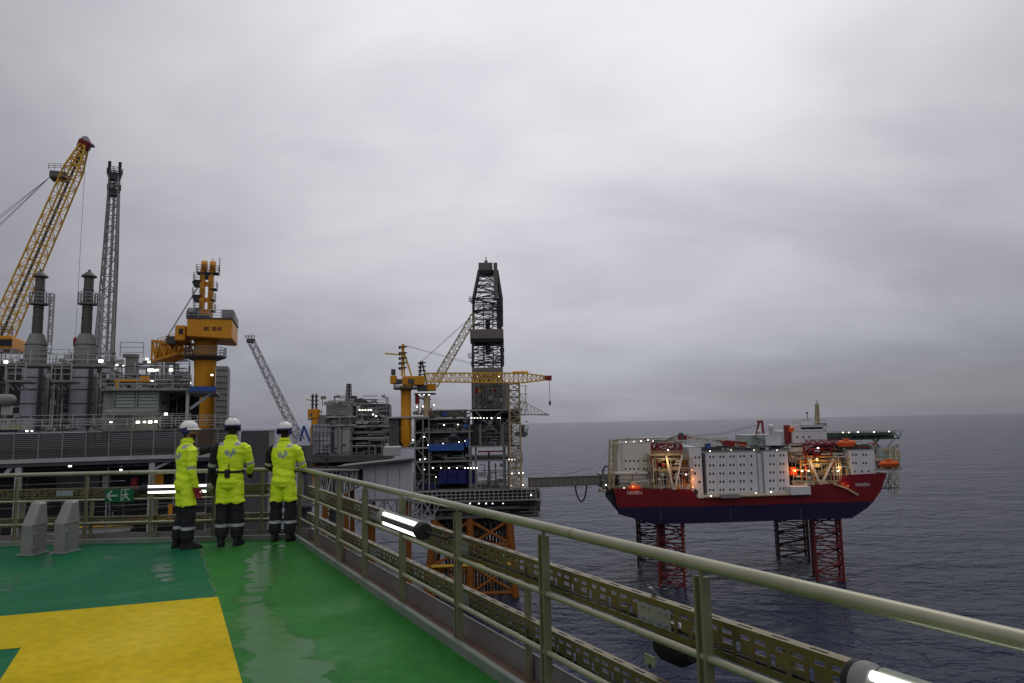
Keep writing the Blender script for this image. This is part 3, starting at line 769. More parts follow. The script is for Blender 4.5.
# ------------------------------------------------------------------ shared plant builders
class Plant:
    """one big thing: an Empty and the frame its parts are measured in"""
    def __init__(s, name, loc, yaw, label, cat, group=None):
        s.fr = Frame(loc, yaw); s.root = empty(name, loc, yaw, label, cat, group)
    def px(s, x, y, d=0): return s.fr.p(x, y, d)
    def box(s, mb, x0, y0, x1, y1, d0, d1, mi=0):
        a, b, c, d = s.fr.rect(x0, y0, x1, y1, d0); mb.box(a, b, d0, d1, c, d, mi); return mb
    def part(s, name, m, x0, y0, x1, y1, d0, d1, bevel=0, parent=None):
        return s.box(MB(), x0, y0, x1, y1, d0, d1).build(name, m, parent or s.root, bevel=bevel)
    def lamps(s, pts, d, size=.35, m='lampw', name='lamp'):
        for x, y in pts:
            c = s.px(x, y, d); k = MB()
            g = size*.52*(.75+.5*((x*7.31+y*3.17) % 1)); k.box(c.x-g, c.x+g, c.y-g*.5, c.y, c.z-g*.7, c.z+g*.7)
            o = k.build(name, M[m], s.root)
    def tubepart(s, name, m, pts, d, r, n=10):       # a pipe along pixels
        return MB().tube([s.px(x, y, d) for x, y in pts], r, n).build(name, m, s.root, True)
    def barpart(s, name, m, pts, d, w):
        k = MB()
        for (a, b), (c, e) in zip(pts[:-1], pts[1:]): k.bar(s.px(a, b, d), s.px(c, e, d), w)
        return k.build(name, m, s.root)
    def vcyl(s, mb, x, y0, y1, rpx, d, n=20, rpx2=None):     # standing cylinder seen between rows y0 (top) and y1
        b = s.px(x, y1, d); z1 = s.px(x, y0, d).z; q = s.fr.ppm(x, y1, d)
        mb.rings([(b.x, b.y, b.z, rpx*q, rpx*q), (b.x, b.y, z1, (rpx2 or rpx)*q, (rpx2 or rpx)*q)], n); return mb
    def clutter(s, x0, y0, x1, y1, d0, d1, n, seed, mats=('steel','steel_d','galv','steel_l','olive'), big=1.0, names=('pipe','equipment_skid','cable_rack','vessel')):
        """pipes, skids, racks and small vessels packed into a rectangle of the view, each a part of its own"""
        rnd = random.Random(seed)
        for i in range(n):
            d = rnd.uniform(d0, d1); xa = rnd.uniform(x0, x1); ya = rnd.uniform(y0, y1); q = s.fr.ppm(xa, ya, d)
            m = M[rnd.choice(mats)]; c = s.px(xa, ya, d); k = rnd.random(); base = s.px(xa, y1, d)
            xl, xr = s.px(x0, ya, d).x, s.px(x1, ya, d).x; zt, zb = s.px(xa, y0, d).z, s.px(xa, y1, d).z
            if k < .34:
                L = rnd.uniform(.2,.6)*(xr-xl); r = rnd.uniform(.3,.9)*q*big
                e1 = min(xr, c.x+L); pts = [(c.x, c.y, c.z), (e1, c.y, c.z)]
                if rnd.random() < .6: pts.append((e1, c.y, max(zb, c.z-rnd.uniform(.1,.6)*(zt-zb))))
                if rnd.random() < .4: pts.insert(0, (c.x, c.y, zb))
                MB().tube(pts, r, 8).build(names[0], m, s.root, True)
            elif k < .55:
                r = rnd.uniform(.4,1.0)*q*big
                MB().tube([(c.x, c.y, zb), (c.x, c.y, c.z)], r, 8).build(names[0], m, s.root, True)
            elif k < .80:
                w, h = rnd.uniform(1.5,5)*q*big, rnd.uniform(1.2,4)*q*big; z = zb if rnd.random() < .5 else c.z
                b = MB(); b.box(c.x-w, c.x+w, c.y-w*.5, c.y+w*.5, z, min(zt, z+h*1.6))
                b.box(c.x-w*.6, c.x-w*.1, c.y-w*.55, c.y, z+h*.3, z+h*.8); b.box(c.x+w*.2, c.x+w*.6, c.y-w*.6, c.y, z+h*.5, z+h*1.1)
                b.build(names[1], m, s.root)
            elif k < .93:
                b = MB(); L = rnd.uniform(.15,.45)*(xr-xl); nb = 7; hh = 1.2*q*big
                e1 = min(xr, c.x+L)
                b.bar((c.x,c.y,c.z),(e1,c.y,c.z), .3*q); b.bar((c.x,c.y,c.z+hh),(e1,c.y,c.z+hh), .3*q)
                for j in range(nb+1): b.bar((c.x+(e1-c.x)*j/nb,c.y,c.z),(c.x+(e1-c.x)*j/nb,c.y,c.z+hh), .22*q)
                b.build(names[2], m, s.root)
            else:
                r = rnd.uniform(1.2,2.4)*q*big; h = r*rnd.uniform(1.5,3)
                b = MB(); b.rings([(c.x,c.y,zb,r,r),(c.x,c.y,zb+h,r,r),(c.x,c.y,zb+h+r*.4,r*.7,r*.7),(c.x,c.y,zb+h+r*.55,.1*r,.1*r)], 14)
                b.build(names[3], m, s.root, True)
    def handrail(s, x0, x1, y, d, h=1.1, r=.05, step=1.6, d1=None, m='steel_l'):
        a = s.px(x0, y, d); b = s.px(x1, y, d if d1 is None else d1)
        return MB().rail([a, (b.x, b.y, a.z)], h, r, step).build('handrail', M[m], s.root)

def yz(p, z): return Vector((p.x, p.y, z))

# ------------------------------------------------------------------ A: process platform on the left
oA = V3(CAMP + ray(225, 430)*(60/ray(225, 430).y))
A = Plant('process_platform', (oA.x, oA.y, 0), R(20), 'large grey process platform crowded with pipes and lit decks on the left', 'platform')
zdk = A.px(150, 456, 0).z
xL, xR = A.px(-260, 440, 0).x, A.px(238, 440, 0).x
MB().box(xL, xR, 0, 75, zdk-.55, zdk).build('weather_deck', M['steel_d'], A.root)
MB().box(xL, xR, -.12, 0.0, zdk-.26, zdk+.05).build('edge_beam', M['steel_l'], A.root)
# slatted windwall along the edge
zt = A.px(150, 430.5, 0).z
k = MB()
for i in range(13): k.box(xL, xR, .02, .05, zdk+.08+(zt-zdk-.12)*i/13, zdk+.08+(zt-zdk-.12)*(i+.88)/13)
k.build('windwall', M['windwall'], A.root)
k = MB(); x = xR; 
while x > xL: k.box(x-.05, x+.05, -.06, .02, zdk+.05, zt+.06); x -= (xR-xL)/20
k.box(xL, xR, -.05, .01, zt, zt+.08); k.build('windwall_frame', M['steel'], A.root)
A.handrail(-30, 236, 429.5, 1.0, .7, .04, 1.2)
# storey below: columns, floor, dark rear wall, plant
zfl = zdk-7.4
MB().box(xL, xR, .3, 40, zfl-.4, zfl).build('lower_deck', M['steel_d'], A.root)
MB().box(xL, xR, 14, 14.3, zfl, zdk-.6).build('rear_wall', M['steel_d'], A.root)
for px_ in (-90, 19, 152, 237):
    c = A.px(px_, 470, .25); MB().box(c.x-.22, c.x+.22, .05, .5, -22, zdk-.56).build('column', M['steel_l'], A.root, bevel=.03)
A.barpart('brace', M['steel_l'], [(4,476),(19,459)], .3, .28); A.barpart('brace', M['steel_l'], [(152,470),(175,459)], .3, .2)
A.clutter(-40, 462, 236, 548, 2, 12, 120, 3, ('steel_d','stackmetal','steel_d','steel','galv','olive'), 1.2)
A.part('control_panel', M['steel_d'], 56, 474, 100, 492, 3.5, 5); A.part('equipment_skid', M['steel_l'], 102, 476, 108, 490, 3, 4)
A.part('red_cabinet', M['red2'], 131, 478, 137, 487, 2.2, 3.0); A.part('lifting_beam', M['orange'], 155, 472, 163, 486, 2.0, 2.6)
A.part('lifting_beam', M['orange'], 168, 504, 172, 520, 2.0, 2.6); A.part('walkway', M['galv'], 40, 531, 130, 534, .6, 2.2)
A.part('walkway', M['yellow'], 60, 523, 168, 526, 2.2, 3.6); A.part('pipe_rack', M['steel_l'], 30, 500, 50, 503, 3, 6)
A.lamps([(70,466),(121,470)], 3.0, .18)
MB().box(xL, xR, -.05, .2, zfl-.5, zfl).build('edge_beam', M['steel_l'], A.root)
# lattice legs down to the sea, under the deck
for x, y in ((xR-3, 5), (xR-3, 60), (xL+6, 5), (xL+6, 60)):
    MB().tube([(x, y, SEA_Z-8), (x, y, zfl-.4)], 1.4, 14).build('platform_leg', M['jacket'], A.root, True)
# block with louvres, dark bay, plant on top
dB = 12
zA = A.px(135, 433, dB).z
A.part('louvre_house', M['olive'], 103, 390, 158, 430, dB, dB+14)
k = MB()
for y in range(5): A.box(k, 115, 391.5+y*3.3, 135, 393.8+y*3.3, dB-.12, dB+.02); A.box(k, 138, 391.5+y*3.3, 157, 393.8+y*3.3, dB-.12, dB+.02)
k.build('louvre', M['pgreen'], A.root)
k = MB()
for x in (113.5, 136.5, 158): A.box(k, x-.8, 389, x+.8, 410, dB-.3, dB-.05)
A.box(k, 112, 407.5, 159, 409.5, dB-.35, dB-.06); k.build('louvre_frame', M['olive'], A.root)
A.part('duct', M['steel'], 104, 409.5, 157, 416, dB-1.6, dB-.4, .2)
A.part('roof_edge', M['olive'], 100, 388.3, 190, 390.5, dB-.8, dB+16)
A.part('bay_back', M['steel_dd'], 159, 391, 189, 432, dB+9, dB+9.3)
A.part('bay_floor', M['steel_d'], 103, 430, 215, 432, dB-1, dB+16)
A.part('column', M['steel_l'], 185.5, 389, 188.5, 432, dB-.5, dB+.1)
A.barpart('brace', M['steel_l'], [(190,409),(213,392)], dB, .25); A.barpart('brace', M['steel_d'], [(159,405),(184,393)], dB+3, .3)
A.part('blue_beam', M['blue'], 189, 386.2, 216, 391.5, dB-.9, dB-.3)
A.part('gantry_beam', M['steel'], 187, 391.5, 216, 393, dB-.7, dB+10)
A.clutter(160, 395, 190, 431, dB+1, dB+8, 26, 5, ('steel','steel_l','galv','steel_d'), .8)
A.lamps([(138,422),(144.5,422),(150.5,422)], dB-1.2, .30); A.lamps([(156,421.5),(166,414),(111,422)], dB-1.0, .24)
A.handrail(160, 215, 431, dB-.8, 1.5, .05); A.handrail(30, 190, 431, dB-3, 1.4, .05)
# machinery above the block
A.clutter(100, 360, 190, 388, dB+2, dB+16, 110, 11, ('steel','steel_l','galv','steel_d','olive','steel_dd'), .9)
A.clutter(100, 374, 190, 388, dB+2, dB+6, 80, 12, ('steel','galv','steel_d','olive','steel_dd','stackmetal'), .8)
A.part('equipment_screen', M['steel_d'], 150, 377, 172, 388, dB+9, dB+9.3); A.part('equipment_screen', M['steel_dd'], 101, 379, 130, 388, dB+10, dB+10.3); A.part('equipment_screen', M['steel_d'], 176, 379, 190, 388, dB+7, dB+7.3)
A.clutter(110, 368, 122, 380, dB+6, dB+9, 14, 13, ('steel_d','steel','galv'), .8); A.clutter(140, 362, 166, 380, dB+6, dB+10, 36, 14, ('steel_d','steel','galv','steel_l'), .7)
A.part('bay_back', M['steel_dd'], 189, 394, 199, 432, dB+14, dB+14.3)
A.clutter(40, 418, 104, 431, 6, 10, 40, 15, ('steel_d','steel','galv','steel_dd'), .7)
k = MB(); A.vcyl(k, 131, 357, 388, 6.5, dB+8); A.vcyl(k, 131, 354.5, 357.5, 8.5, dB+8); k.build('vessel', M['steel'], A.root, True)
k = MB(); A.box(k, 114, 379.5, 148, 381.5, dB+1, dB+2); A.box(k, 140, 376, 148, 380, dB+1, dB+2.2); A.box(k, 116, 381.5, 118, 388, dB+1, dB+1.4); k.build('monorail_beam', M['orange'], A.root)
A.handrail(120, 143, 357, dB+6, 1.6, .07); A.handrail(100, 190, 388, dB-.5, 1.3, .055)
A.lamps([(149.5,370),(152.5,370),(155,370.4),(157.5,370),(171,370)], dB+2, .26); A.lamps([(147,359),(152,381),(149,362),(117,365),(123,366),(190,383),(212,375)], dB+4, .22)
for x in (160,164): A.barpart('mast', M['steel_l'], [(x,388),(x,362)], dB+4, .18)
A.part('control_box', M['steel_d'], 172, 374, 180, 387, dB+2, dB+4)
A.part('lift_tower', M['steel'], 215, 366, 227.5, 432, 34, 40, .1); k = MB()
for y in range(370, 430, 6): A.box(k, 216, y, 227, y+.6, 33.9, 34.02)
k.build('cladding_seam', M['steel_d'], A.root)
# around the stacks
A.part('stack_deck', M['steel'], -40, 363.5, 108, 366, 22, 25.5); A.handrail(-10, 106, 363.5, 21.9, 1.6, .07, 1.8)
A.part('stack_bay_wall', M['steel_dd'], -60, 366, 104, 432, 39, 39.5)
A.clutter(-20, 368, 24, 430, 22, 36, 44, 21, ('steel','steel_d','galv','steel_l'), 1.0); A.clutter(46, 368, 70, 430, 22, 36, 44, 22, ('steel','steel_d','galv','steel_l'), .9)
A.clutter(96, 368, 112, 430, 20, 36, 30, 23, ('steel','steel_d','olive','steel_l'), .8)
for x in (6, 52): 
    A.part('balcony', M['olive'], x-1, 380, x+19, 382, 20, 24); A.handrail(x-1, x+19, 380, 20, 1.9, .08, 1.0)
    for j in range(3): A.barpart('balcony_brace', M['olive'], [(x+2+j*6, 382), (x+8+j*6, 390)], 21, .16)
A.clutter(-5, 350, 24, 364, 24, 34, 26, 31, big=.8); A.clutter(52, 352, 72, 364, 24, 34, 20, 32, big=.7); A.clutter(98, 352, 116, 366, 22, 34, 30, 33, big=.8)
A.lamps([(6,362),(101,361)], 20, .35)
a = A.px(-14, 400, 9); b = A.px(10, 400, 9); q = A.fr.ppm(0,400,9)
MB().tube([a, b, (b.x+3*q, b.y, b.z), (b.x+5.5*q, b.y, b.z), (b.x+7*q, b.y, b.z)], [7*q, 7*q, 6.2*q, 4*q, .5*q], 20).build('horizontal_drum', M['steel'], A.root, True)
k = MB(); A.box(k, 1, 406, 9, 415, 9, 10); k.build('drum_saddle', M['steel_l'], A.root)
k = MB(); k.lattice(A.px(-14, 424, 5), A.px(30, 424, 5), 1.0, 1.0, 9, .06, h0=.8, h1=.8); k.build('truss_walkway', M['steel_l'], A.root)
A.part('yellow_beam', M['yellow'], -10, 425.5, 21, 428.5, 5.4, 6.0)
A.lamps([(27,431),(32,431)], .9, .14)

# exhaust stacks
def stack(xb, lean, label):
    d = 30
    base = A.fr.M @ A.px(xb, 431, d)
    S = Plant('exhaust_stack', tuple(base), R(20), label, 'stack', 'twin exhaust stacks on the process platform'); q = S.fr.ppm(xb, 420, 0)
    def col(r0, r1, y0, y1, name, m, n=24):
        z0, z1 = S.px(xb, y1, 0).z, S.px(xb, y0, 0).z
        return MB().rings([(0,0,z0,r0*q,r0*q),(0,0,z1,r1*q,r1*q)], n).build(name, m, S.root, True)
    col(12.5, 12.5, 366, 431, 'casing', M['clad'])
    for y in (378, 390, 404, 417): z = S.px(xb, y, 0).z; MB().rings([(0,0,z-.08,12.8*q,12.8*q),(0,0,z+.08,12.8*q,12.8*q)], 24).build('casing_band', M['steel_d'], S.root, True)
    k = MB(); z = [S.px(xb, y, 0).z for y in (366, 345, 334)]
    k.rings([(0,0,z[0],12*q,12*q),(0,0,z[1],11.5*q,11.5*q),(0,0,z[2],7.5*q,7.5*q)], 12); k.build('silencer', M['steel'], S.root, True)
    k = MB()
    for y in (362, 356, 350, 345): zz = S.px(xb, y, 0).z; k.rings([(0,0,zz-.06,11.7*q,11.7*q),(0,0,zz+.06,11.7*q,11.7*q)], 20)
    k.build('silencer_band', M['steel_d'], S.root, True)
    col(5.6, 5.0, 276, 334, 'chimney', M['stackmetal']); k = MB()
    for y in (328, 318, 308, 290): zz = S.px(xb, y, 0).z; k.rings([(0,0,zz-.06,5.8*q,5.8*q),(0,0,zz+.06,5.8*q,5.8*q)], 20)
    k.build('chimney_band', M['steel_d'], S.root, True)
    z0 = S.px(xb, 277, 0).z; k = MB(); k.rings([(0,0,z0-.3,4.2*q,4.2*q),(0,0,z0,4.2*q,4.2*q),(0,0,z0+.02,8.2*q,8.2*q),(0,0,z0+.16,8.2*q,8.2*q),(0,0,z0+.75,1.6*q,1.6*q),(0,0,z0+.95,1.4*q,1.4*q)], 18); k.build('rain_cap', M['stackmetal'], S.root)
    z1 = S.px(xb, 303, 0).z; k = MB(); k.rings([(0,0,z1-.2,10*q,10*q),(0,0,z1,10.4*q,10.4*q)], 20); k.build('platform_ring', M['steel'], S.root)
    MB().rail([(10*q*math.cos(t), 10*q*math.sin(t), z1) for t in (2*math.pi*i/12 for i in range(13))], 1.25, .07, 1.4).build('ring_rail', M['steel_l'], S.root)
    k = MB(); zz = S.px(xb, 345, 0).z; x = 13.5*q
    k.lattice((x, -1*q, zz), (x, -1*q, z1+1.2), 4*q, 4*q, 8, .05); k.box(x-5*q, x+3*q, -3*q, 1*q, zz-1.0, zz-.85); k.build('ladder_cage', M['galv'], S.root)
    MB().rail([(x-5*q,-3*q,zz-.85),(x+3*q,-3*q,zz-.85)], 1.3, .07, 1).build('landing_rail', M['steel_l'], S.root)
    MB().tube([(14.5*q,-6*q,0),(14.5*q,-6*q,z[0]-1.4),(14.5*q,0,z[0]-1)], .22, 8).build('drain_pipe', M['steel'], S.root, True)
    for sx_ in (8, 10.5): MB().tube([(sx_*q,-10.5*q,0),(sx_*q,-10.5*q,z[0])], .13, 8).build('drain_pipe', M['steel_d'], S.root, True)
stack(31, 0, 'left of two grey exhaust stacks with rain caps, beside the long yellow lattice boom')
stack(81, 0, 'right of two grey exhaust stacks with rain caps, standing before the flare tower')

# corrugated shaft at the near corner
q0 = V3(CAMP + ray(254, 430)*(46/ray(254, 430).y))
RW = Plant('clad_stair_shaft', (q0.x, q0.y, 0), R(12), 'tall grey ribbed shaft behind the far railing between two workers', 'shaft')
x0, x1 = RW.px(240.5, 480, 0).x, RW.px(267.5, 480, 0).x; zt = RW.px(254, 431, 0).z
MB().box(x0, x1, .05, 3.2, -24, zt).build('wall', M['steel'], RW.root); k = MB()
n_ = 12
for i in range(n_+1): xx = x0+(x1-x0)*i/n_; k.box(xx-.045, xx+.045, -.02, .06, -24, zt-.03)
k.build('rib', M['steel_d'], RW.root); MB().box(x0-.06, x1+.06, -.04, 3.3, zt, zt+.06).build('roof_trim', M['steel_l'], RW.root)
MB().box(x1, x1+.9, .5, 2.5, -24, -6).build('lower_bay', M['steel_d'], RW.root)
for z in (-6, -9, -12): MB().box(x0-.1, x1+.95, -.05, .02, z, z+.12).build('floor_band', M['steel_l'], RW.root)

# ------------------------------------------------------------------ crane on the orange pedestal
c0 = A.fr.M @ A.px(203, 431, 40)
K = Plant('pedestal_crane', tuple(c0), R(17), 'orange pedestal crane with box shaped house and twin mast, boom folded away to the left', 'crane')
q = K.fr.ppm(203, 400, 0)
def zr(y, x=203): return K.px(x, y, 0).z
MB().rings([(0,0,-2,11.5*q,11.5*q),(0,0,zr(372),10.7*q,10.7*q),(0,0,zr(362),11.5*q,11.5*q),(0,0,zr(356),12.5*q,12.5*q)], 28).build('pedestal', M['orange'], K.root, True)
k = MB(); k.rings([(0,0,zr(360.5),14*q,14*q),(0,0,zr(358),21*q,21*q),(0,0,zr(356.8),21.5*q,21.5*q)], 28); k.build('gallery', M['steel_d'], K.root)
MB().rail([(21*q*math.cos(t),21*q*math.sin(t),zr(356.8)) for t in (2*math.pi*i/20 for i in range(21))], 1.2, .07, 1.6).build('gallery_rail', M['steel_l'], K.root)
MB().rings([(0,0,zr(356.8),12*q,12*q),(0,0,zr(341),12*q,12*q)], 24).build('slew_ring', M['orange'], K.root, True)
xa, xb_ = K.px(186.5, 335, -4).x, K.px(231.5, 335, -4).x
k = MB(); z0, z1 = zr(342, 210), zr(323, 210)
k.prism([(xa, z0+.3), (xb_-.25, z0), (xb_, z0+.2), (xb_, z1), (xa, z1)], -4.0, 5.0); k.build('machinery_house', M['orange'], K.root, bevel=.12)
k = MB()
xx0, xx1 = K.px(203.5, 332, -4).x, K.px(222, 332, -4).x; zc_ = zr(332.5, 212); n_ = 9; w = (xx1-xx0)/n_
rr = random.Random(4)
for i in range(n_):
    x = xx0+i*w; h = .27
    if i == 3: continue
    k.box(x+.10, x+.22, -4.02, -3.99, zc_-h, zc_+h)
    if rr.random() < .8: k.box(x+.24, x+w-.22, -4.02, -3.99, zc_+h-.13, zc_+h)
    if rr.random() < .7: k.box(x+.24, x+w-.22, -4.02, -3.99, zc_-.10, zc_+.08)
    if rr.random() < .5: k.box(x+.24, x+w-.22, -4.02, -3.99, zc_-h, zc_-h+.13)
k.build('lettering', M['steel_dd'], K.root)
MB().box(xa-.1, xb_+.1, -4.1, 5.1, z1, z1+.18).build('house_roof', M['steel_d'], K.root)
MB().rail([(xa,-4,z1+.18),(xb_,-4,z1+.18),(xb_,5,z1+.18),(xa,5,z1+.18),(xa,-4,z1+.18)], 1.1, .06, 1.5).build('roof_rail', M['steel_l'], K.root)
for x0, x1, y0, m in ((186.5,199,313,'steel_d'),(222,234,312,'steel'),(188,194,310,'steel_l'),(200,210,317,'steel_d')):
    a, b = K.px(x0, 318, -2).x, K.px(x1, 318, -2).x; MB().box(a, b, -2.5, 1, z1+.18, zr(y0, x0)).build('winch', M[m], K.root, bevel=.15)
# side cab, mast and sheaves
a, b = K.px(176, 336, -2).x, K.px(186.5, 336, -2).x
MB().box(a, b, -3, 3, zr(343,181), zr(328,181)).build('cab', M['orange'], K.root, bevel=.15); MB().box(a+.5, b-.3, -3.03, -2.98, zr(337,181), zr(331.5,181)).build('cab_window', M['glass'], K.root)
MB().box(a-1.2, a, -2, 2, zr(345,181), zr(338,181)).build('walkway', M['steel_d'], K.root)
zb, ztop = z1+.18, zr(270, 206)
for x0, x1 in ((201.5,204.5),(210,213)):
    a, b = K.px(x0, 317, 0).x, K.px(x1, 275, 0).x
    MB().box(a-.32, a+.32, -.6, .6, zb, ztop).build('mast_column', M['orange'], K.root, bevel=.05)
    c = K.px(x1, 268, 0); MB().tube([(c.x-.35,0,ztop+.5),(c.x+.35,0,ztop+.5)], 0.85, 18).build('sheave', M['orange'], K.root, True)
    MB().tube([(c.x-.2,0,ztop+.6),(c.x+.2,0,ztop+.6)], .55, 18).build('sheave', M['steel_d'], K.root, True)
xm0, xm1 = K.px(202, 300, 0).x, K.px(212, 300, 0).x
for y in (284, 300, 312): MB().box(xm0, xm1, -.3, .3, zr(y)-.3, zr(y)+.3).build('mast_tie', M['orange'], K.root)
for y, x0, x1 in ((273,197,219),(281,194,202),(296,193,203),(309,194,202),(311,210,215),(289,210,217),(300,210,215)):
    a, b = K.px(x0, y, 0).x, K.px(x1, y, 0).x; z = zr(y)
    MB().box(a, b, -.9, .9, z-.12, z).build('mast_platform', M['steel_d'], K.root); MB().rail([(a,-.9,z),(b,-.9,z),(b,.9,z),(a,.9,z),(a,-.9,z)], 1.0, .04, 1).build('platform_rail', M['steel_d'], K.root)
    if x0 < 200: MB().rings([((a+b)/2,0,z-.9,.5,.5),((a+b)/2,0,z-.14,.8,.8)], 10).build('mast_light', M['steel_d'], K.root)
for x, y in ((212.5,258),(219.5,257)): k = MB(); c = K.px(x, 272, 0); k.bar(c, (c.x, c.y, zr(y)), .1); k.build('antenna', M['steel_d'], K.root)
# the boom lies down to the left and away
bp = K.px(186, 349, 0); bt = K.px(158, 356, 26); bm = K.px(166, 353, 3)
k = MB(); k.lattice(bp, K.px(161, 352, 6), 2.2, 2.6, 6, .20, h0=1.4, h1=3.0, rb=.12); k.build('boom', M['orange'], K.root)
k = MB(); x0, x1 = K.px(155.5, 352, 5).x, K.px(176, 352, 5).x
k.prism([(x0+.3, K.px(157,362,5).z), (x0, K.px(157,350,5).z), (x0+1, K.px(160,345.5,5).z), (x1, K.px(176,341,5).z), (x1, K.px(176,349,5).z), (K.px(168,360,5).x, K.px(168,361,5).z)], 4.4, 4.9)
k.prism([(x0+.3, K.px(157,362,5).z), (x0, K.px(157,350,5).z), (x0+1, K.px(160,345.5,5).z), (x1, K.px(176,341,5).z), (x1, K.px(176,349,5).z), (K.px(168,360,5).x, K.px(168,361,5).z)], 7.2, 7.7)
for i in range(6): xx = x0+.5+(x1-x0-1)*i/5; k.bar((xx, 4.2, K.px(160,360-i*1.7,5).z), (xx, 4.2, K.px(160,346-i*.8,5).z), .16)
k.build('boom_heel', M['orange'], K.root, bevel=.05)
MB().rail([(K.px(158,346,5).x, 4.5, K.px(158,346,5).z), (K.px(176,341,5).x, 4.5, K.px(176,341,5).z)], 1.0, .08, 1).build('boom_rail', M['orange'], K.root)
for o in (0, .8): MB().tube([K.px(200+o, 283, 0), K.px(162+o, 345, 5)], .04, 6).build('guy_wire', M['wire'], K.root)
for x in (163, 168): MB().bar(K.px(x, 361, 5), K.px(x, 388, 5), .22).build('boom_rest', M['steel_l'], K.root)

# ------------------------------------------------------------------ long yellow lattice crane at the left edge
c0 = A.fr.M @ A.px(-6, 350, 45)
Y = Plant('lattice_crane', tuple(c0), R(20), 'long yellow lattice crane boom with red tip rising at the left edge', 'crane')
foot, tip = Y.px(1, 336, -1), Y.px(84, 146, -6)
mid = foot.lerp(tip, .87); q = Y.fr.ppm(5, 330, 0)
Y_up = Vector((0,1,0))
k = MB(); k.lattice(foot, mid, 20*q, 15*q, 20, .08, up=Y_up, h0=2.6, h1=2.2, rb=.042); k.lattice(mid, tip, 15*q, 6*q, 5, .10, up=Y_up, h0=2.2, h1=1.4, rb=.055); k.build('boom', M['yellow'], Y.root)
k = MB()
for i in range(12): k.bar(foot.lerp(tip, i/12), foot.lerp(tip, (i+1)/12), .18, .3)
k.build('boom_walkway', M['stackmetal'], Y.root)
dn = (tip-foot).normalized(); MB().bar(tip-dn*.4, tip+dn*.8, 1.5, 1.2, up=Y_up).build('boom_tip', M['red2'], Y.root, bevel=.2)
k = MB(); c = Y.px(86, 141.5, -6); k.tube([c+Vector((0,-.6,0)), c+Vector((0,.6,0))], .55, 14); k.box(c.x-.7, c.x+1.0, c.y-.6, c.y+.6, c.z-.55, c.z-.4); k.build('tip_sheave', M['steel_l'], Y.root)
c = Y.px(57, 174, -4); k = MB(); k.box(c.x-.7, c.x+1.3, c.y-1.0, c.y+1.0, c.z-.9, c.z+.2); k.build('boom_winch', M['stackmetal'], Y.root, bevel=.2)
MB().rail([(c.x-.8,c.y-1.0,c.z+.2),(c.x+.7,c.y-1.0,c.z+.4)], .8, .06, .8).build('winch_rail', M['steel_l'], Y.root)
for e in ((-60,262),(-60,268),(-60,280),(-62,286)): MB().tube([Y.px(50, 177, -4), Y.px(*e, 10)], .03, 6).build('guy_wire', M['wire'], Y.root)
k = MB(); a, b = Y.px(-16, 340, -1).x, Y.px(17, 340, -1).x
MB().box(a, b, -3, 3, Y.px(5,351,-1).z, Y.px(5,337,-1).z).build('crane_house', M['orange'], Y.root, bevel=.3)
MB().box(Y.px(5,345,-1).x, b+.05, -3.05, -2.9, Y.px(5,347.5,-1).z, Y.px(5,341,-1).z).build('cab_window', M['glass'], Y.root)
MB().rail([(a,-3,Y.px(5,337,-1).z),(b,-3,Y.px(5,337,-1).z)], 1.2, .08, 1.2).build('house_rail', M['steel_d'], Y.root)
c = Y.px(2, 352, 0); MB().rings([(c.x-3,0,-10,2.0,2.0),(c.x-3,0,c.z,2.0,2.0)], 20).build('pedestal', M['orange'], Y.root, True)
hook = Y.px(70.5, 342, -6); t_ = Y.px(86, 147, -6); t_2 = Vector((hook.x, t_.y, t_.z))
HK = empty('hook_block', tuple(Y.fr.M @ Vector((t_.x, t_.y, hook.z))), 0, 'small red hook block hanging on a long wire from the yellow lattice boom', 'hook')
MB().tube([(0,0,.6),(0,0,t_.z-hook.z)], .03, 6).build('wire', M['wire'], HK)
MB().rings([(0,0,-.9,.08,.08),(0,0,-.5,.22,.22),(0,0,.3,.26,.26),(0,0,.7,.08,.08)], 12).build('block', M['red2'], HK, True)

# ------------------------------------------------------------------ flare tower
d0 = CAMP + ray(102, 428)*(165/ray(102, 428).y)
FT = Plant('flare_tower', (d0.x, d0.y, 0), R(20), 'tall slender grey lattice flare tower behind the exhaust stacks', 'tower')
b_, t_ = FT.px(102, 428, 0), FT.px(112.5, 174, 0); q = FT.fr.ppm(105, 300, 0)
top = Vector((0, 0, t_.z)); k = MB()
k.lattice((-4*q,0,-14), (0,0,FT.px(108,260,0).z), 22*q, 13*q, 15, .17, rb=.09, up=(0,1,0)); k.lattice((0,0,FT.px(108,260,0).z), top, 13*q, 9*q, 8, .16, rb=.08, up=(0,1,0)); k.build('lattice', M['steel'], FT.root)
for dx in (-1.5, 0.2, 1.6): MB().tube([(dx,0,-10),(dx*.6,0,t_.z+1)], .32, 8).build('riser_pipe', M['steel_l'], FT.root, True)
for y, w in ((174,8),(190,7)): 
    z = FT.px(112, y, 0).z; MB().rings([(0,0,z-1.6,w*q*.75,w*q*.75),(0,0,z,w*q,w*q)], 12).build('platform', M['steel_d'], FT.root); MB().rail([(w*q*math.cos(t),w*q*math.sin(t),z) for t in (2*math.pi*i/8 for i in range(9))], 1.4, .12, 3).build('platform_rail', M['steel_d'], FT.root)
for dx in (-1.2, 1.1): MB().tube([(dx,0,t_.z),(dx,0,t_.z+1.6),(dx,0,t_.z+3.2)], [.3,.34,.38], 10).build('flare_tip', M['steel_dd'], FT.root, True)

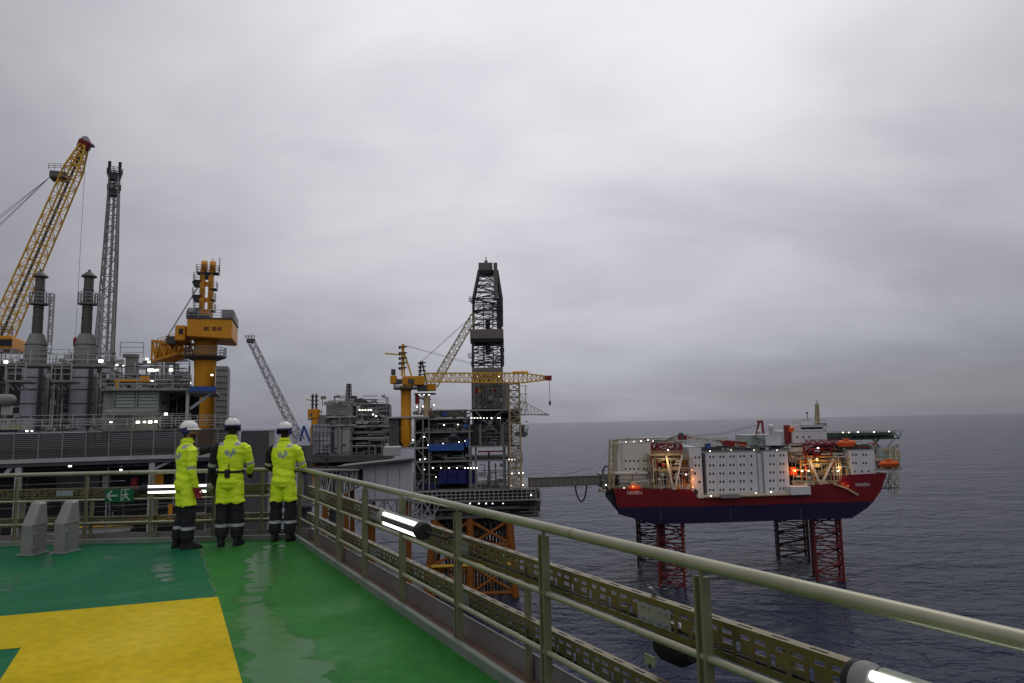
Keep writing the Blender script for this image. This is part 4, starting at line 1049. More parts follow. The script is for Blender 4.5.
# ------------------------------------------------------------------ slender grey crane boom
d0 = CAMP + ray(301, 441)*(150/ray(301, 441).y)
GC = Plant('grey_lattice_boom', (d0.x, d0.y, 0), 0, 'slender grey lattice boom leaning left, above the rightmost worker', 'boom')
a, b = GC.px(300, 441, 0), GC.px(252, 343, 0); q = GC.fr.ppm(280, 400, 0); k = MB()
k.lattice(a, b, 7.5*q, 5.5*q, 20, .085, up=(0,1,0), h0=1.6, h1=1.2, rb=.05); k.build('lattice', M['galv'], GC.root)
c = GC.px(251, 340, 0); MB().box(c.x-.8, c.x+.8, -.7, .7, c.z-.7, c.z+.3).build('boom_head', M['steel_d'], GC.root, bevel=.15); MB().rail([(c.x-1.0,-.7,c.z+.3),(c.x+1.0,-.7,c.z+.3)], .7, .08, .7).build('head_rail', M['steel_d'], GC.root)
c = GC.px(306, 432, 0); k = MB(); k.bar(GC.px(300,441,0), GC.px(304,426,0), .4); k.bar(GC.px(304,426,0), GC.px(310,442,0), .4); k.build('gantry', M['blue'], GC.root)
a = GC.px(296, 441, 0); b = GC.px(316, 456, 0)
MB().box(a.x, b.x-1.5, -2, 2, b.z-1, a.z-1).build('boom_base', M['steel_d'], GC.root)
MB().tube([((a.x+b.x)/2, 2, SEA_Z-5), ((a.x+b.x)/2, 1, b.z-.9)], 1.1, 16).build('pedestal', M['steel_d'], GC.root, True)
# ------------------------------------------------------------------ B: the far grey platform
d0 = CAMP + ray(350, 430)*(330/ray(350, 430).y)
B = Plant('far_process_platform', (d0.x, d0.y, 0), R(8), 'far grey process platform with one short stack, behind the rightmost worker', 'platform')
B.part('main_block', M['steel'], 326, 405, 352, 458, 0, 40); B.part('main_block', M['steel_d'], 352, 404, 389, 458, 6, 40)
B.part('clad_tower', M['clad'], 312, 424, 331, 456, -4, 12); B.part('clad_tower', M['steel'], 318, 415, 333, 424, 0, 12)
B.part('wall_panel', M['steel_l'], 334.5, 424, 341, 462, -.6, 0); B.part('wall_panel', M['steel_l'], 342.5, 424, 350, 462, -.6, 0)
for y in (416, 424.5): B.part('deck_edge', M['steel_l'], 326, y, 356, y+1.6, -2, 0)
for y, m in ((425, 'steel_l'), (431, 'steel'), (437, 'steel_l'), (445, 'steel'), (453, 'steel_d')): B.part('deck_edge', M[m], 350, y, 390, y+2.4, 1.5, 8)
B.part('deck_edge', M['steel_d'], 296, 456, 392, 462, -8, 40); B.part('deck_edge', M['steel_d'], 280, 466, 392, 470, -8, 40); B.part('core', M['steel_dd'], 300, 456, 390, 486, 0, 36)
k = MB(); k.prism([(B.px(352,408,8).x, B.px(352,404,8).z), (B.px(354,399,8).x, B.px(354,399,8).z), (B.px(362,398,8).x, B.px(362,398,8).z), (B.px(374,405,8).x, B.px(374,405,8).z), (B.px(384,416,8).x, B.px(384,416,8).z), (B.px(352,416,8).x, B.px(352,418,8).z)], 8, 30); k.build('sloping_roof', M['steel_d'], B.root)
k = MB(); c = B.px(348.5, 404, 14); t_ = B.px(349, 384, 14); q = B.fr.ppm(349, 400, 14); k.lattice(c, t_, 6*q, 4*q, 6, .16, up=(0,1,0), rb=.1); k.tube([c, t_], 1.4*q, 14); k.build('stack', M['stackmetal'], B.root)
B.clutter(310, 424, 352, 458, -6, -4.5, 46, 48, ('steel','steel_d','stackmetal','steel_d','galv'), .6); B.clutter(322, 396, 354, 406, -2, 10, 40, 41, big=.8); B.clutter(350, 396, 388, 424, 1, 6, 90, 42, ('steel','steel_l','steel_d','galv'), .8)
B.clutter(310, 412, 326, 425, 0, 10, 10, 43, big=.8); B.clutter(350, 426, 390, 458, -1, 2, 40, 44, ('steel_l','steel','steel_d','steel_d'), .8)
B.clutter(296, 450, 330, 470, -9, -5, 24, 46, ('steel_d','steel','steel_dd'), .9); B.clutter(326, 408, 350, 424, -3, -1, 12, 47, ('steel','steel_d','steel_l'), .7)
for x in (326, 331.5): B.part('column', M['steel_d'], x, 424, x+1.5, 462, -1.5, -.5)
B.lamps([(359.5,410),(362.5,410),(365.5,410),(368.5,410),(371,410),(373,414.5),(376,416)], -.5, .6); B.lamps([(330,446),(329,437)], -1, .4)
k = MB()
for i in range(7): z_ = B.px(320, 427+i*4.6, -4).z; k.box(B.px(312,440,-4).x-.05, B.px(331,440,-4).x+.05, -4.12, -3.98, z_, z_+.25)
for i in range(6): x_ = B.px(312+i*3.7,440,-4).x; k.box(x_, x_+.25, -4.2, -4.0, B.px(320,456,-4).z, B.px(320,424,-4).z)
k.build('tower_framing', M['steel_d'], B.root)
for x0, x1, dd in ((326,322,0),(346,347,0),(326,322,30),(346,347,30)):
    MB().bar((B.px(x0,486,0).x, dd, B.px(330,486,0).z), (B.px(x1,540,0).x, dd, SEA_Z-6), 2.2).build('jacket_leg', M['jacket'], B.root)
for dd in (0, 30):
    k = MB()
    for z0, z1 in ((-24,-38),(-38,-54)):
        k.bar((B.px(325,500,0).x, dd, z0), (B.px(346,500,0).x, dd, z1), 1.1); k.bar((B.px(346,500,0).x, dd, z0), (B.px(325,500,0).x, dd, z1), 1.1); k.bar((B.px(324,500,0).x, dd, z1), (B.px(347,500,0).x, dd, z1), 1.1)
    k.build('jacket_brace', M['jacket'], B.root)
c0 = B.fr.M @ B.px(314.5, 424, -2)
BC = Plant('far_crane', tuple(c0), 0, 'small orange crane on a thin column at the far grey platform', 'crane')
q = .48
MB().rings([(0,0,-30,1.6,1.6),(0,0,7,1.5,1.5)], 14).build('pedestal', M['orange'], BC.root, True)
BC.part('cab', M['orange'], 307.5, 409, 317, 418, -2, 3, .2); BC.part('cab', M['steel_d'], 310, 413, 312, 416, -2.2, -1.9)
for x in (312.3, 316): BC.part('mast', M['stackmetal'], x-.8, 394, x+.8, 410, -.5, .5)
for y in (396, 400, 404): BC.part('mast_platform', M['steel_d'], 310.5, y, 317.5, y+.7, -1.2, 1.2)
BC.barpart('jib', M['yellow'], [(306,399.5),(313,400.5)], 0, .5)

# ------------------------------------------------------------------ covered bridge leading to the drilling platform
g0_ = CAMP + ray(387, 480)*(125/ray(387, 480).y)
BR = Plant('bridge_landing', (g0_.x, g0_.y, 0), R(6), 'pale grey clad bridge landing with slanting roof, left of the drilling platform', 'landing')
a = BR.px(363, 470, 0); b = BR.px(412, 480, 0)
k = MB(); zt0, zt1 = BR.px(363, 466, 0).z, BR.px(411, 462, 0).z; zb0, zb1 = BR.px(363, 500, 0).z, BR.px(411, 500, 0).z
k.prism([(a.x, zb0), (b.x, zb0), (b.x, zt1), (a.x, zt0)], 0, 5); k.build('wall', M['panel'], BR.root); k = MB()
for i in range(1, 4): x = a.x+(b.x-a.x)*i/4; k.box(x-.05, x+.05, -.06, 0.02, zb0, zt0-.3)
k.build('wall_seam', M['steel'], BR.root)
k = MB(); z0 = BR.px(340, 466.5, -2).z; z1 = BR.px(412, 458, -2).z; x0, x1 = BR.px(338, 466, -2).x, b.x+.4
k.prism([(x0, z0-.35), (x1, z1-.5), (x1, z1-.1), (x0, z0)], -2, 6); k.build('roof', M['steel_d'], BR.root)
k = MB(); k.prism([(x0, z0+.02), (x1, z1-.08), (x1, z1+.02), (x0, z0+.12)], -2.2, -1.8); k.build('roof_edge', M['steel_l'], BR.root)
k = MB(); pz = BR.px(365, 503, 0).z
k.lattice((a.x-1, 2, zb0-2), (b.x+4, 2, zb0-2), 3.5, 3.5, 6, .16); k.build('support_truss', M['galv'], BR.root)
for x in (a.x+1.2, b.x-1): MB().tube([(x,2.5,SEA_Z-6),(x,2.5,zb0)], .8, 14).build('platform_leg', M['jacket'], BR.root, True)
BR.part('white_cabin', M['steel_l'], 383, 447, 400, 456, 14, 20, .1)
w0 = CAMP + ray(300, 470)*(62/ray(300, 470).y); w1 = BR.fr.M @ BR.px(352, 470, 2)
BG = empty('access_bridge', tuple(w0)); tag(BG, 'pale steel truss bridge with flat roof running from the railing corner to the clad landing', 'bridge')
e = Vector(w1)-Vector(w0); dn = e.normalized(); lat = Vector((-dn.y, dn.x, 0)).normalized()
k = MB(); k.lattice((0,0,-1.6), e+Vector((0,0,-1.6)), 2.4, 2.4, 12, .10, h0=3.0, h1=3.0, rb=.06); k.build('truss', M['steel_l'], BG)
MB().bar(-dn*2, e+Vector((0,0,.0)), 3.0, .16).build('roof', M['steel_l'], BG); MB().bar(Vector((0,0,-3.1))-dn*2, e+Vector((0,0,-3.1)), 2.6, .2).build('walkway', M['steel_d'], BG)
for t in (.05, .5): p_ = e*t; MB().tube([(p_.x,p_.y,SEA_Z-w0.z-6),(p_.x,p_.y,-3.2)], .7, 12).build('support_leg', M['steel_d'], BG, True)

# ------------------------------------------------------------------ C: drilling platform
d0 = CAMP + ray(455, 430)*(236/ray(455, 430).y)
C = Plant('drilling_platform', (d0.x, d0.y, 0), R(3), 'grey drilling platform on orange jacket legs, with blue modules and lit decks', 'platform')
D_ = 42
C.part('cladding', M['steel_d'], 389, 417.5, 399, 447.5, 0, 14, .1)
for y, x0, x1, m in ((416.5,386,429,'steel_l'),(447.5,388,430,'steel_l'),(431.3,415,473,'steel'),(460.3,412,520,'steel'),(489.5,410,536,'steel'),(418,428,472,'steel'),(409,470,522,'steel_l'),(445.5,468,520,'steel')):
    C.part('deck', M[m], x0, y, x1, y+1.5, -1.2, D_)
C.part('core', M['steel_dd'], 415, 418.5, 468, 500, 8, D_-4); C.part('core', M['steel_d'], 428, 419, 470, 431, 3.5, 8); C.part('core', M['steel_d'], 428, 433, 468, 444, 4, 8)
C.part('side_block', M['steel_d'], 470, 424, 504, 446, 6, D_-6); C.part('side_block', M['steel'], 500, 424, 512, 446, 1, 20)
C.part('side_block', M['steel_dd'], 472, 411, 520, 424, 6, 30)
for x in (415, 423, 429, 470, 480.5, 503.5): C.part('column', M['steel'], x-.7, 418 if x < 465 else 424, x+.7, 490 if x != 480.5 else 447, -.9, .2)
for x in (471, 476, 505, 509): C.part('column', M['steel'], x-.9, 447, x+.9, 490, .5, 2)
C.part('column', M['steel_d'], 488.2, 452, 490, 486, 3, 4)
for a_ in (((416,446),(424,433)),((416,448),(428,460)),((424,476),(416,489)),((415,461),(424,476)),((424,433),(430,446)),((476,412),(488,424)),((488,424),(500,412)),((483,432),(490,424)),((497,432),(490,424))):
    C.barpart('brace', M['steel'], a_, -1.0, .32)
C.part('blue_module', M['blue'], 428, 443.8, 464, 451, -1.5, 8, .15); C.part('blue_module', M['blue'], 465, 439, 470, 447, -.5, 6, .1); C.part('blue_module', M['blue'], 463.5, 424, 467.5, 428, -1, 2, .1); C.part('blue_module', M['blue'], 442, 412.5, 447, 416, 1, 5, .1)
for i, (x0, x1, y0, y1) in enumerate(((438.5,447.5,470.5,477),(448,457,470,477),(457.5,466.5,470,477),(467,476,471,477),(438.5,447.5,477.4,484),(448,457,477.4,484),(457.5,466.5,477.4,484),(467,476,477.4,484),(421,428,484,489),(430,436,484,489))):
    C.part('navy_container', M['navyc'], x0, y0, x1, y1, 1.2, 8, .12)
# rows of plant on each deck
for (x0, y0, x1, y1, n, sd) in ((400,418,428,447,14,51),(429,419,468,431,34,52),(430,433,466,444,30,53),(430,451,470,460,24,54),(414,461,470,470,26,55),(412,470,438,489,30,56),(472,412,520,424,24,57),(472,425,512,445,34,58),(476,470,520,489,44,59),(508,452,522,470,12,60),(476,462,487,489,12,61),(491,462,505,489,14,62),(428,410,470,418,26,63)):
    C.clutter(x0, y0, x1, y1, .2, 5, n, sd, ('steel','steel_d','steel_d','galv','steel_l','olive'), .62)
C.part('roof_rack', M['stackmetal'], 430, 410.5, 466, 417, 2, 20); C.part('roof_rack', M['steel_l'], 430, 409.6, 468, 410.6, 1.6, 21)
C.part('red_beam', M['red2'], 478, 450.8, 504, 452.2, -.6, .4)
C.lamps([(x, 468) for x in (433,441,449,457,465,468,471,474,477)], -1.3, .38); C.lamps([(x, 418) for x in (471.5,474.5,477.5,480.5,484,487,491.5,498,500)], -1.5, .36)
C.lamps([(420,459.5),(425,459),(424.5,469.5),(436,477),(424,437),(413,440),(428,445),(511,485.5),(523,485),(531,495),(459,442),(465,441),(443,443.5),(444,425),(458,424.5)], -1.6, .32)
C.lamps([(509,459.5),(512,459.5),(515,459.5),(512,473.5),(519,473),(523,473)], -2.5, .35)
# open truss deck and cellar deck
k = MB()
z0, z1 = C.px(470, 501, -1.5).z, C.px(470, 491, -1.5).z; x0, x1 = C.px(413, 495, -1.5).x, C.px(536, 495, -1.5).x
n_ = 26
for i in range(n_+1): x = x0+(x1-x0)*i/n_; k.box(x-.11, x+.11, -1.6, -1.35, z0, z1)
for j in range(4): z = z0+(z1-z0)*j/3; k.box(x0, x1, -1.62, -1.34, z-.1, z+.1)
k.build('girder', M['steel_l'], C.root)
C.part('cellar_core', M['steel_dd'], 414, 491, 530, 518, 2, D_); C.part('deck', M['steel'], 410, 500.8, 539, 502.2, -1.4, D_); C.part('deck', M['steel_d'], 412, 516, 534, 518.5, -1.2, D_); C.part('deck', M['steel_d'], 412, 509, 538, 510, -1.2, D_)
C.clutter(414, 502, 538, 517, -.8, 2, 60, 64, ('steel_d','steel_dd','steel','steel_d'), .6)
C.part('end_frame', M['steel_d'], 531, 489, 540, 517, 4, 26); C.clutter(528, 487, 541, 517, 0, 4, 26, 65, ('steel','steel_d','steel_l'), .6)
C.lamps([(x, 503.5) for x in (441,446,455,470,479,486,492.5,503)], -1.5, .36)
k = MB(); k.lattice(C.px(413, 505, -1.5), C.px(413, 516, -1.5), 3, 3, 3, .15); k.build('pipe_rack', M['steel_l'], C.root)
for x in (416, 424, 433): C.barpart('brace', M['steel_l'], [(x, 517), (x+7, 503)], -1.3, .28)
# orange jacket
k = MB(); legs_ = {}
zt = C.px(470, 518, 0).z
def leg(px0, px1, d):
    a = C.px(px0, 518, 0).x; b = C.px(px1, 588, 0).x
    return Vector((a, d, zt)), Vector((b + (b-a)*.05, d, SEA_Z-5))
L_ = [leg(435, 425, 0), leg(470, 470, 0), leg(509, 516, 0), leg(437, 427, D_-6), leg(508, 514, D_-6)]
for a, b in L_: k.tube([a, b], 1.3, 14)
def at_(l, z): a, b = l; t = (z-a.z)/(b.z-a.z); return a.lerp(b, t)
zs = [zt-1, zt-9, SEA_Z+10.5, SEA_Z+1.5]
for l0, l1 in ((0,1),(1,2),(3,4),(0,3),(2,4)):
    for i in range(3):
        k.tube([at_(L_[l0], zs[i]), at_(L_[l1], zs[i+1])], .55, 8); k.tube([at_(L_[l1], zs[i]), at_(L_[l0], zs[i+1])], .55, 8)
    for z in zs[1:]: k.tube([at_(L_[l0], z), at_(L_[l1], z)], .62, 8)
k.build('jacket', M['jacket'], C.root, True)
for r_ in range(2):
    for i in range(9):
        x = C.px(446+i*6.5+r_*3, 520, 8+r_*7).x; MB().tube([(x, 8+r_*7, zt+2), (x, 8+r_*7, SEA_Z-4)], .42, 8).build('conductor', M['jacket'] if (i+r_) % 2 else M['steel_dd'], C.root, True)
for z in (zt-2.2, zt-5): C.root and MB().box(C.px(438,520,4).x, C.px(507,520,4).x, 4, D_-10, z-.25, z).build('conductor_guide', M['steel_d'], C.root)
MB().box(C.px(428,560,-.5).x, C.px(513,560,-.5).x, -1.2, -.4, at_(L_[0], SEA_Z+11).z-.4, at_(L_[0], SEA_Z+11).z+.4).build('boat_fender', M['yellow'], C.root)
k = MB()
for i in range(10):
    x = C.px(446+i*6, 524, 1).x; k.bar((x, 1, zt), (x+1.9, 1, zt-6.2), .5); k.bar((x+1.9,1,zt),(x,1,zt-6.2), .3)
k.build('guide_brace', M['steel_dd'], C.root)

# derrick
c0 = C.fr.M @ C.px(489.5, 411, 12)
DK = Plant('derrick', tuple(c0), R(3), 'dark lattice drilling derrick with grey cladding bands, tallest thing on the drilling platform', 'derrick')
def dz(y): return DK.px(488, y, 0).z
def dx(x, y): return DK.px(x, y, 0).x
q = DK.fr.ppm(488, 330, 0)
wb = 29*q
DK.part('substructure', M['concrete'], 471.5, 376, 503, 409, -6, 6); DK.part('side_block', M['steel'], 502, 383, 509, 409, -4, 4)
k = MB()
for a_ in (((473,408),(488,392)),((488,392),(503,408)),((473,392),(503,392)),((488,380),(488,392))): 
    p_, q_ = DK.px(*a_[0], -6.1), DK.px(*a_[1], -6.1); k.bar(p_, q_, .3)
k.build('stiffener', M['steel'], DK.root)
DK.part('red_panel', M['red2'], 475, 388, 481, 393, -6.3, -5.9); DK.part('red_panel', M['red2'], 490, 388, 496, 393, -6.3, -5.9); DK.part('orange_panel', M['orange'], 478, 389, 481, 393, -6.5, -6.2)
DK.part('cladding_band', M['concrete'], 472, 367.5, 503, 376, -7, 7, .1); DK.part('cladding_band', M['concrete'], 470, 329, 503.5, 338.5, -8, 8, .1); DK.part('band_base', M['steel_dd'], 471.5, 338.5, 503.5, 341.5, -7.6, 7.6)
k = MB(); up_ = (0,1,0)
k.lattice((dx(487.5,368),0,dz(368)), (dx(487.5,341),0,dz(341)), wb, wb, 4, .42, up=up_, h0=12, h1=12, rb=.14)
k.lattice((dx(487.5,329),0,dz(329)), (dx(487.3,302),0,dz(302)), 28*q, 28*q, 4, .42, up=up_, h0=12, h1=12, rb=.14)
k.lattice((dx(487.3,302),0,dz(302)), (dx(488,272),0,dz(272)), 28*q, 18*q, 5, .36, up=up_, h0=12, h1=6.5, rb=.13)
k.build('lattice', M['steel_d'], DK.root)
for y0, y1 in ((367,342),(328,303),(301,273)):
    n_ = 5; k = MB()
    for i in range(n_):
        ya, yb = y0+(y1-y0)*i/n_, y0+(y1-y0)*(i+1)/n_; w = 11 if y0 > 302 else 11-3.5*i/n_
        k.bar((dx(488-w,ya),1,dz(ya)), (dx(488,yb),-1,dz(yb)), .24); k.bar((dx(488,yb),-1,dz(yb)), (dx(488+w,ya),1,dz(ya)), .24); k.bar((dx(488-w,yb),3,dz(yb)), (dx(488+w,yb),3,dz(yb)), .3); k.bar((dx(488,ya),3,dz(ya)), (dx(488+w,yb),5,dz(yb)), .25)
    k.build('inner_bracing', M['galv'], DK.root)
for x in (484, 493): DK.part('guide_rail', M['steel_dd'], x-.4, 303, x+.4, 368, -1, 1)
DK.part('travelling_block', M['steel_dd'], 485.5, 320, 490, 329, -2, 2); DK.part('travelling_block', M['steel_dd'], 485.5, 346, 490, 354, -2, 2)
DK.part('crown_block', M['concrete'], 478.5, 262.5, 492.5, 270, -3.5, 3.5, .1); DK.part('crown_base', M['steel_dd'], 477.5, 270, 493.5, 273, -3.6, 3.6)
DK.part('standpipe_duct', M['concrete'], 493.8, 262.5, 497.6, 299, -6.2, -3.5, .1); DK.part('standpipe_duct', M['steel_d'], 497, 298, 500, 329, -1.5, 1.5)
DK.barpart('antenna', M['steel_d'], [(486,262),(486,257)], 0, .35); DK.part('beacon', M['steel_d'], 484.5, 260.5, 487.5, 262.5, -.8, .8)
for y, x0, x1 in ((302,471,500),(309.5,473,502.5),(313,498,502.5),(322,498,502.5),(300.5,469,475),(352,500,504),(359,500,504),(357,468.5,475),(365,471,504)):
    DK.part('platform', M['steel_d'], x0, y, x1, y+.7, -7, -5.6)
    a, b = DK.px(x0, y, -7), DK.px(x1, y, -7); MB().rail([(a.x,-7,a.z),(b.x,-7,a.z)], 1.3, .16, 2).build('platform_rail', M['steel_dd'], DK.root)
DK.lamps([(477,376.5),(499,376.5)], -7.3, .35)
DK.clutter(472, 378, 503, 408, -7.2, -6.4, 44, 131, ('steel','steel_d','concrete','steel_d','galv'), .55)
for y in (381, 386, 396, 402): DK.part('wall_girt', M['steel_d'], 471.4, y, 503.1, y+.8, -6.25, -5.98)
DK.clutter(473, 342, 502, 366, -5, 4, 10, 132, ('steel_d','steel_dd','steel'), .5)
# stair tower and cantilever
c0 = C.fr.M @ C.px(516, 489, -3)
S2 = Plant('stair_tower', tuple(c0), R(3), 'pale yellowish lattice stair tower at the right side of the drilling platform', 'stair tower')
q = .345; k = MB(); zt = S2.px(514, 384, 0).z
k.lattice((0,0,0), (S2.px(514,384,0).x,0,zt), 11*q, 10*q, 16, .20, up=(0,1,0), h0=4, h1=4, rb=.12)
k.build('lattice', M['cream'], S2.root); k = MB(); x_ = 4*q
for i in range(15):
    z0, z1 = zt*i/15, zt*(i+1)/15; s = 1 if i % 2 else -1
    k.bar((-x_*s,-.6,z0), (x_*s,-.6,z1), .55, .2); k.box(-x_-.6, x_+.6, -1.6, 1.6, z1-.06, z1)
k.build('stair_flight', M['steel_l'], S2.root)
k = MB()
for y in (386, 394, 402, 410): a, b = S2.px(520, y, 0), S2.px(528, y, 0); k.bar(a, b, .2)
k.bar(S2.px(525.5,385,0), S2.px(526,412,0), .25); k.bar(S2.px(520,394,0), S2.px(526,402,0), .18); k.bar(S2.px(520,410,0), S2.px(526,402,0), .18); k.build('side_frame', M['cream'], S2.root)
S2.part('balcony', M['steel_d'], 516, 432, 527, 436, -2, 6); S2.clutter(519, 422, 528, 436, -2, 3, 12, 71, big=.6); S2.clutter(514, 400, 524, 412, -2, 2, 8, 72, big=.5)
S2.part('vent_frame', M['steel_d'], 520, 425, 525.5, 437, 2, 6)
k = MB(); p0, p1, p2_ = S2.px(520, 400, 2), S2.px(521, 414.5, 2), S2.px(549, 415, 2); k.bar(p0, p2_, .22); k.bar(p1, p2_, .34)
for i in range(1, 8): t = i/8; k.bar(p0.lerp(p2_, t), p1.lerp(p2_, t), .16); k.bar(p0.lerp(p2_, t), p1.lerp(p2_, max(0, t-.12)), .14)
k.box(p1.x, p2_.x, 1, 4, p1.z-.3, p1.z); k.build('cantilever_boom', M['steel_l'], S2.root)

# the two cranes of the drilling platform
def pcrane(pxx, rows, d, label, kind):
    c0 = C.fr.M @ C.px(pxx, 417, d)
    return Plant('platform_crane', tuple(c0), R(3), label, 'crane', 'cranes on the drilling platform')
c = pcrane(406, 0, 1, 'orange platform crane with its long boom level across the front of the derrick', 0)
q = .35
k = MB(); zz = lambda y: c.px(406, y, 0).z
k.rings([(0,0,zz(448),.6,.6),(0,0,zz(441),5.2*q,5.2*q),(0,0,zz(413),5.2*q,5.2*q),(0,0,zz(412.5),5.0*q,5.0*q),(0,0,zz(392),5.0*q,5.0*q),(0,0,zz(386),6.5*q,6.5*q)], 24); k.build('pedestal', M['orange'], c.root, True)
MB().rings([(0,0,zz(389.5),12*q,12*q),(0,0,zz(388),12.5*q,12.5*q)], 20).build('gallery', M['steel_d'], c.root); MB().rail([(12*q*math.cos(t),12*q*math.sin(t),zz(388)) for t in (2*math.pi*i/12 for i in range(13))], 1.2, .12, 2).build('gallery_rail', M['steel_d'], c.root)
c.part('cab', M['orange'], 390, 375.5, 396, 383.5, -2, 2, .2); c.part('cab_engine', M['steel_d'], 391, 369, 395, 375, -1, 1, .2)
c.part('house', M['orange'], 402, 376, 424, 385, -2.4, 2.4, .2); c.part('house', M['steel_d'], 396, 379, 403, 383.5, -2, 2, .1); c.part('winch', M['orange'], 404, 385, 412, 388, -2, 2, .1); c.part('winch', M['steel_d'], 408, 379, 414, 383, -2.7, -2.3)
k = MB(); k.bar(c.px(402,376,0), c.px(402.5,344,0), .7); k.bar(c.px(404.5,376,0), c.px(403.5,344,0), .5); k.bar(c.px(411.5,376,0), c.px(404,352,0), .6); k.bar(c.px(385,353.5,0), c.px(403,355,0), .5); k.build('mast', M['yellow'], c.root)
for y in (346, 352, 357, 362, 367): c.part('mast_platform', M['stackmetal'], 398.5, y, 406.5, y+.7, -1.3, 1.3); c.part('mast_light', M['stackmetal'], 398.5, y+.7, 400.5, y+2.6, -.6, .6)
bp, bt = c.px(424, 377.5, -8), c.px(545, 378, -14)
k = MB(); k.lattice(bp, bp.lerp(bt,.82), 2.6, 2.6, 22, .15, h0=8.2*q, h1=9*q, rb=.09); k.lattice(bp.lerp(bt,.82), bt, 2.6, 1.5, 5, .15, h0=9*q, h1=3.5*q, rb=.09); k.build('boom', M['yellow'], c.root)
dn = (bt-bp).normalized(); MB().bar(bt-dn*.6, bt+dn*2.2, 1.4, 1.6).build('boom_tip', M['red2'], c.root, bevel=.15)
k = MB(); m_ = bp.lerp(bt, .80); k.box(m_.x-2.6, m_.x+2.6, m_.y-.8, m_.y+.8, m_.z+1.3, m_.z+2.2); k.build('boom_winch', M['yellow'], c.root, bevel=.15)
for o in (0, .5): MB().tube([c.px(404, 345+o, 0), c.px(472, 363+o*3, -10)], .06, 6).build('guy_wire', M['wire'], c.root)
h0 = bt+dn*1.4
hk = empty('hook_block', tuple(c.fr.M @ (h0+Vector((0,0,-8)))), 0, 'dark hook block hanging from the red tipped level boom right of the derrick', 'hook')
MB().tube([(0,0,.5),(0,0,7.4)], .09, 6).build('wire', M['wire'], hk); MB().rings([(0,0,-1.1,.1,.1),(0,0,-.6,.3,.3),(0,0,.3,.36,.36),(0,0,.6,.1,.1)], 10).build('block', M['steel_dd'], hk, True)
c = pcrane(427, 0, 2, 'smaller platform crane with pale boom raised steeply against the left of the derrick', 1)
k = MB(); zz = lambda y: c.px(424, y, 0).z
k.rings([(0,0,zz(418),3.4*q,3.4*q),(0,0,zz(394),3.2*q,3.2*q)], 18); k.build('pedestal', M['cream'], c.root, True)
c.part('house', M['orange'], 427, 383.5, 435.5, 390.5, -2, 2, .3); c.part('house', M['stackmetal'], 417, 385, 428, 391, -1.6, 1.6, .2); c.part('platform', M['steel_d'], 414, 393, 435, 394.5, -2.6, 2.6)
c.part('equipment_skid', M['red2'], 415, 394.5, 419, 404, -1.5, 1, .1); c.clutter(413, 396, 432, 415, -1.5, 2, 30, 81, ('steel_d','cream','steel','red2','cream'), .6)
k = MB(); k.bar(c.px(419.5,385,0), c.px(421,361,0), .55); k.bar(c.px(427,385,0), c.px(422,361,0), .55); k.build('mast', M['steel_d'], c.root)
for y in (362, 366, 370, 374): c.part('mast_platform', M['steel_d'], 418, y, 425.5, y+.7, -1.2, 1.2); c.part('mast_light', M['steel_d'], 418.5, y+.7, 420.5, y+2.4, -.5, .5)
bp, bt = c.px(434, 385, -1), c.px(474, 316, 4)
k = MB(); k.lattice(bp, bt, 7.5*q, 6.5*q, 16, .15, up=(0,1,0), h0=2, h1=1.8, rb=.09); k.build('boom', M['cream'], c.root)
for o in (0, .4): MB().tube([c.px(422+o, 361, 0), c.px(470+o, 318, 3)], .06, 6).build('guy_wire', M['wire'], c.root)
c.lamps([(423,406.5),(434,405),(417,407),(419.5,394.6),(424,394.6),(429,394.6)], -2.4, .42)

# ------------------------------------------------------------------ gangway between drilling platform and jack-up
a = C.fr.M @ C.px(529, 482.5, 4); J0 = CAMP + ray(606, 490)*(240/ray(606, 490).y)
b = Vector((J0.x+1.0, J0.y+6, a.z+.1)); e = b-a
GW = empty('gangway', tuple(a)); tag(GW, 'dark covered gangway with a hanging hose, linking the drilling platform to the red rig', 'gangway')
MB().bar((0,0,0), e, 3.0, 3.0).build('tunnel', M['concrete'], GW, bevel=.1); k = MB(); dn = e.normalized()
for i in range(14): p_ = e*(i/13); k.bar(p_+Vector((0,-1.56,-1.5)), p_+Vector((0,-1.56,1.5)), .16)
k.bar((0,-1.56,-1.5), e+Vector((0,-1.56,-1.5)), .3); k.bar((0,-1.56,1.5), e+Vector((0,-1.56,1.5)), .3); k.build('frame', M['steel_d'], GW)
cc = e*.66; pts = [cc+Vector((-2.0+4.0*t, -1.8, -1.5-5.6*math.sin(math.pi*t)**.6)) for t in [i/16 for i in range(17)]]
MB().tube(pts, .26, 8).build('hose', M['black'], GW, True)
MB().bar((0,0,1.6), e+Vector((0,0,1.6)), 2.2, .1).build('roof', M['steel_d'], GW)
# ------------------------------------------------------------------ D: the red and blue jack-up accommodation rig
J = Plant('jackup_rig', (J0.x, J0.y, 0), R(4), 'red and dark blue jack-up rig with white accommodation blocks, standing in the sea at right', 'rig')
W_ = 58
def jx(x, y=500, d=0): return J.px(x, y, d).x
def jz(x, y, d=0): return J.px(x, y, d).z
def prof(pts): return [(jx(x,y), jz(x,y)) for x, y in pts]
def hull_loft(name, m, prof_pts, d0=0.0, d1=None):
    # the plan narrows towards the far side
    d1 = W_ if d1 is None else d1; P_ = prof(prof_pts); n = len(P_); k = MB()
    def sh(x, dd): t = dd/W_; return x + (15*t*max(0, 1-x/40) - 10*t*max(0, (x-60)/37))
    vs = [(sh(x, d0), d0, z) for x, z in P_] + [(sh(x, d1), d1, z) for x, z in P_]
    k._add(vs, [tuple(range(n)), tuple(range(2*n-1, n-1, -1))] + [(i, i+n, (i+1)%n+n, (i+1)%n) for i in range(n)]); return k.build(name, m, J.root)
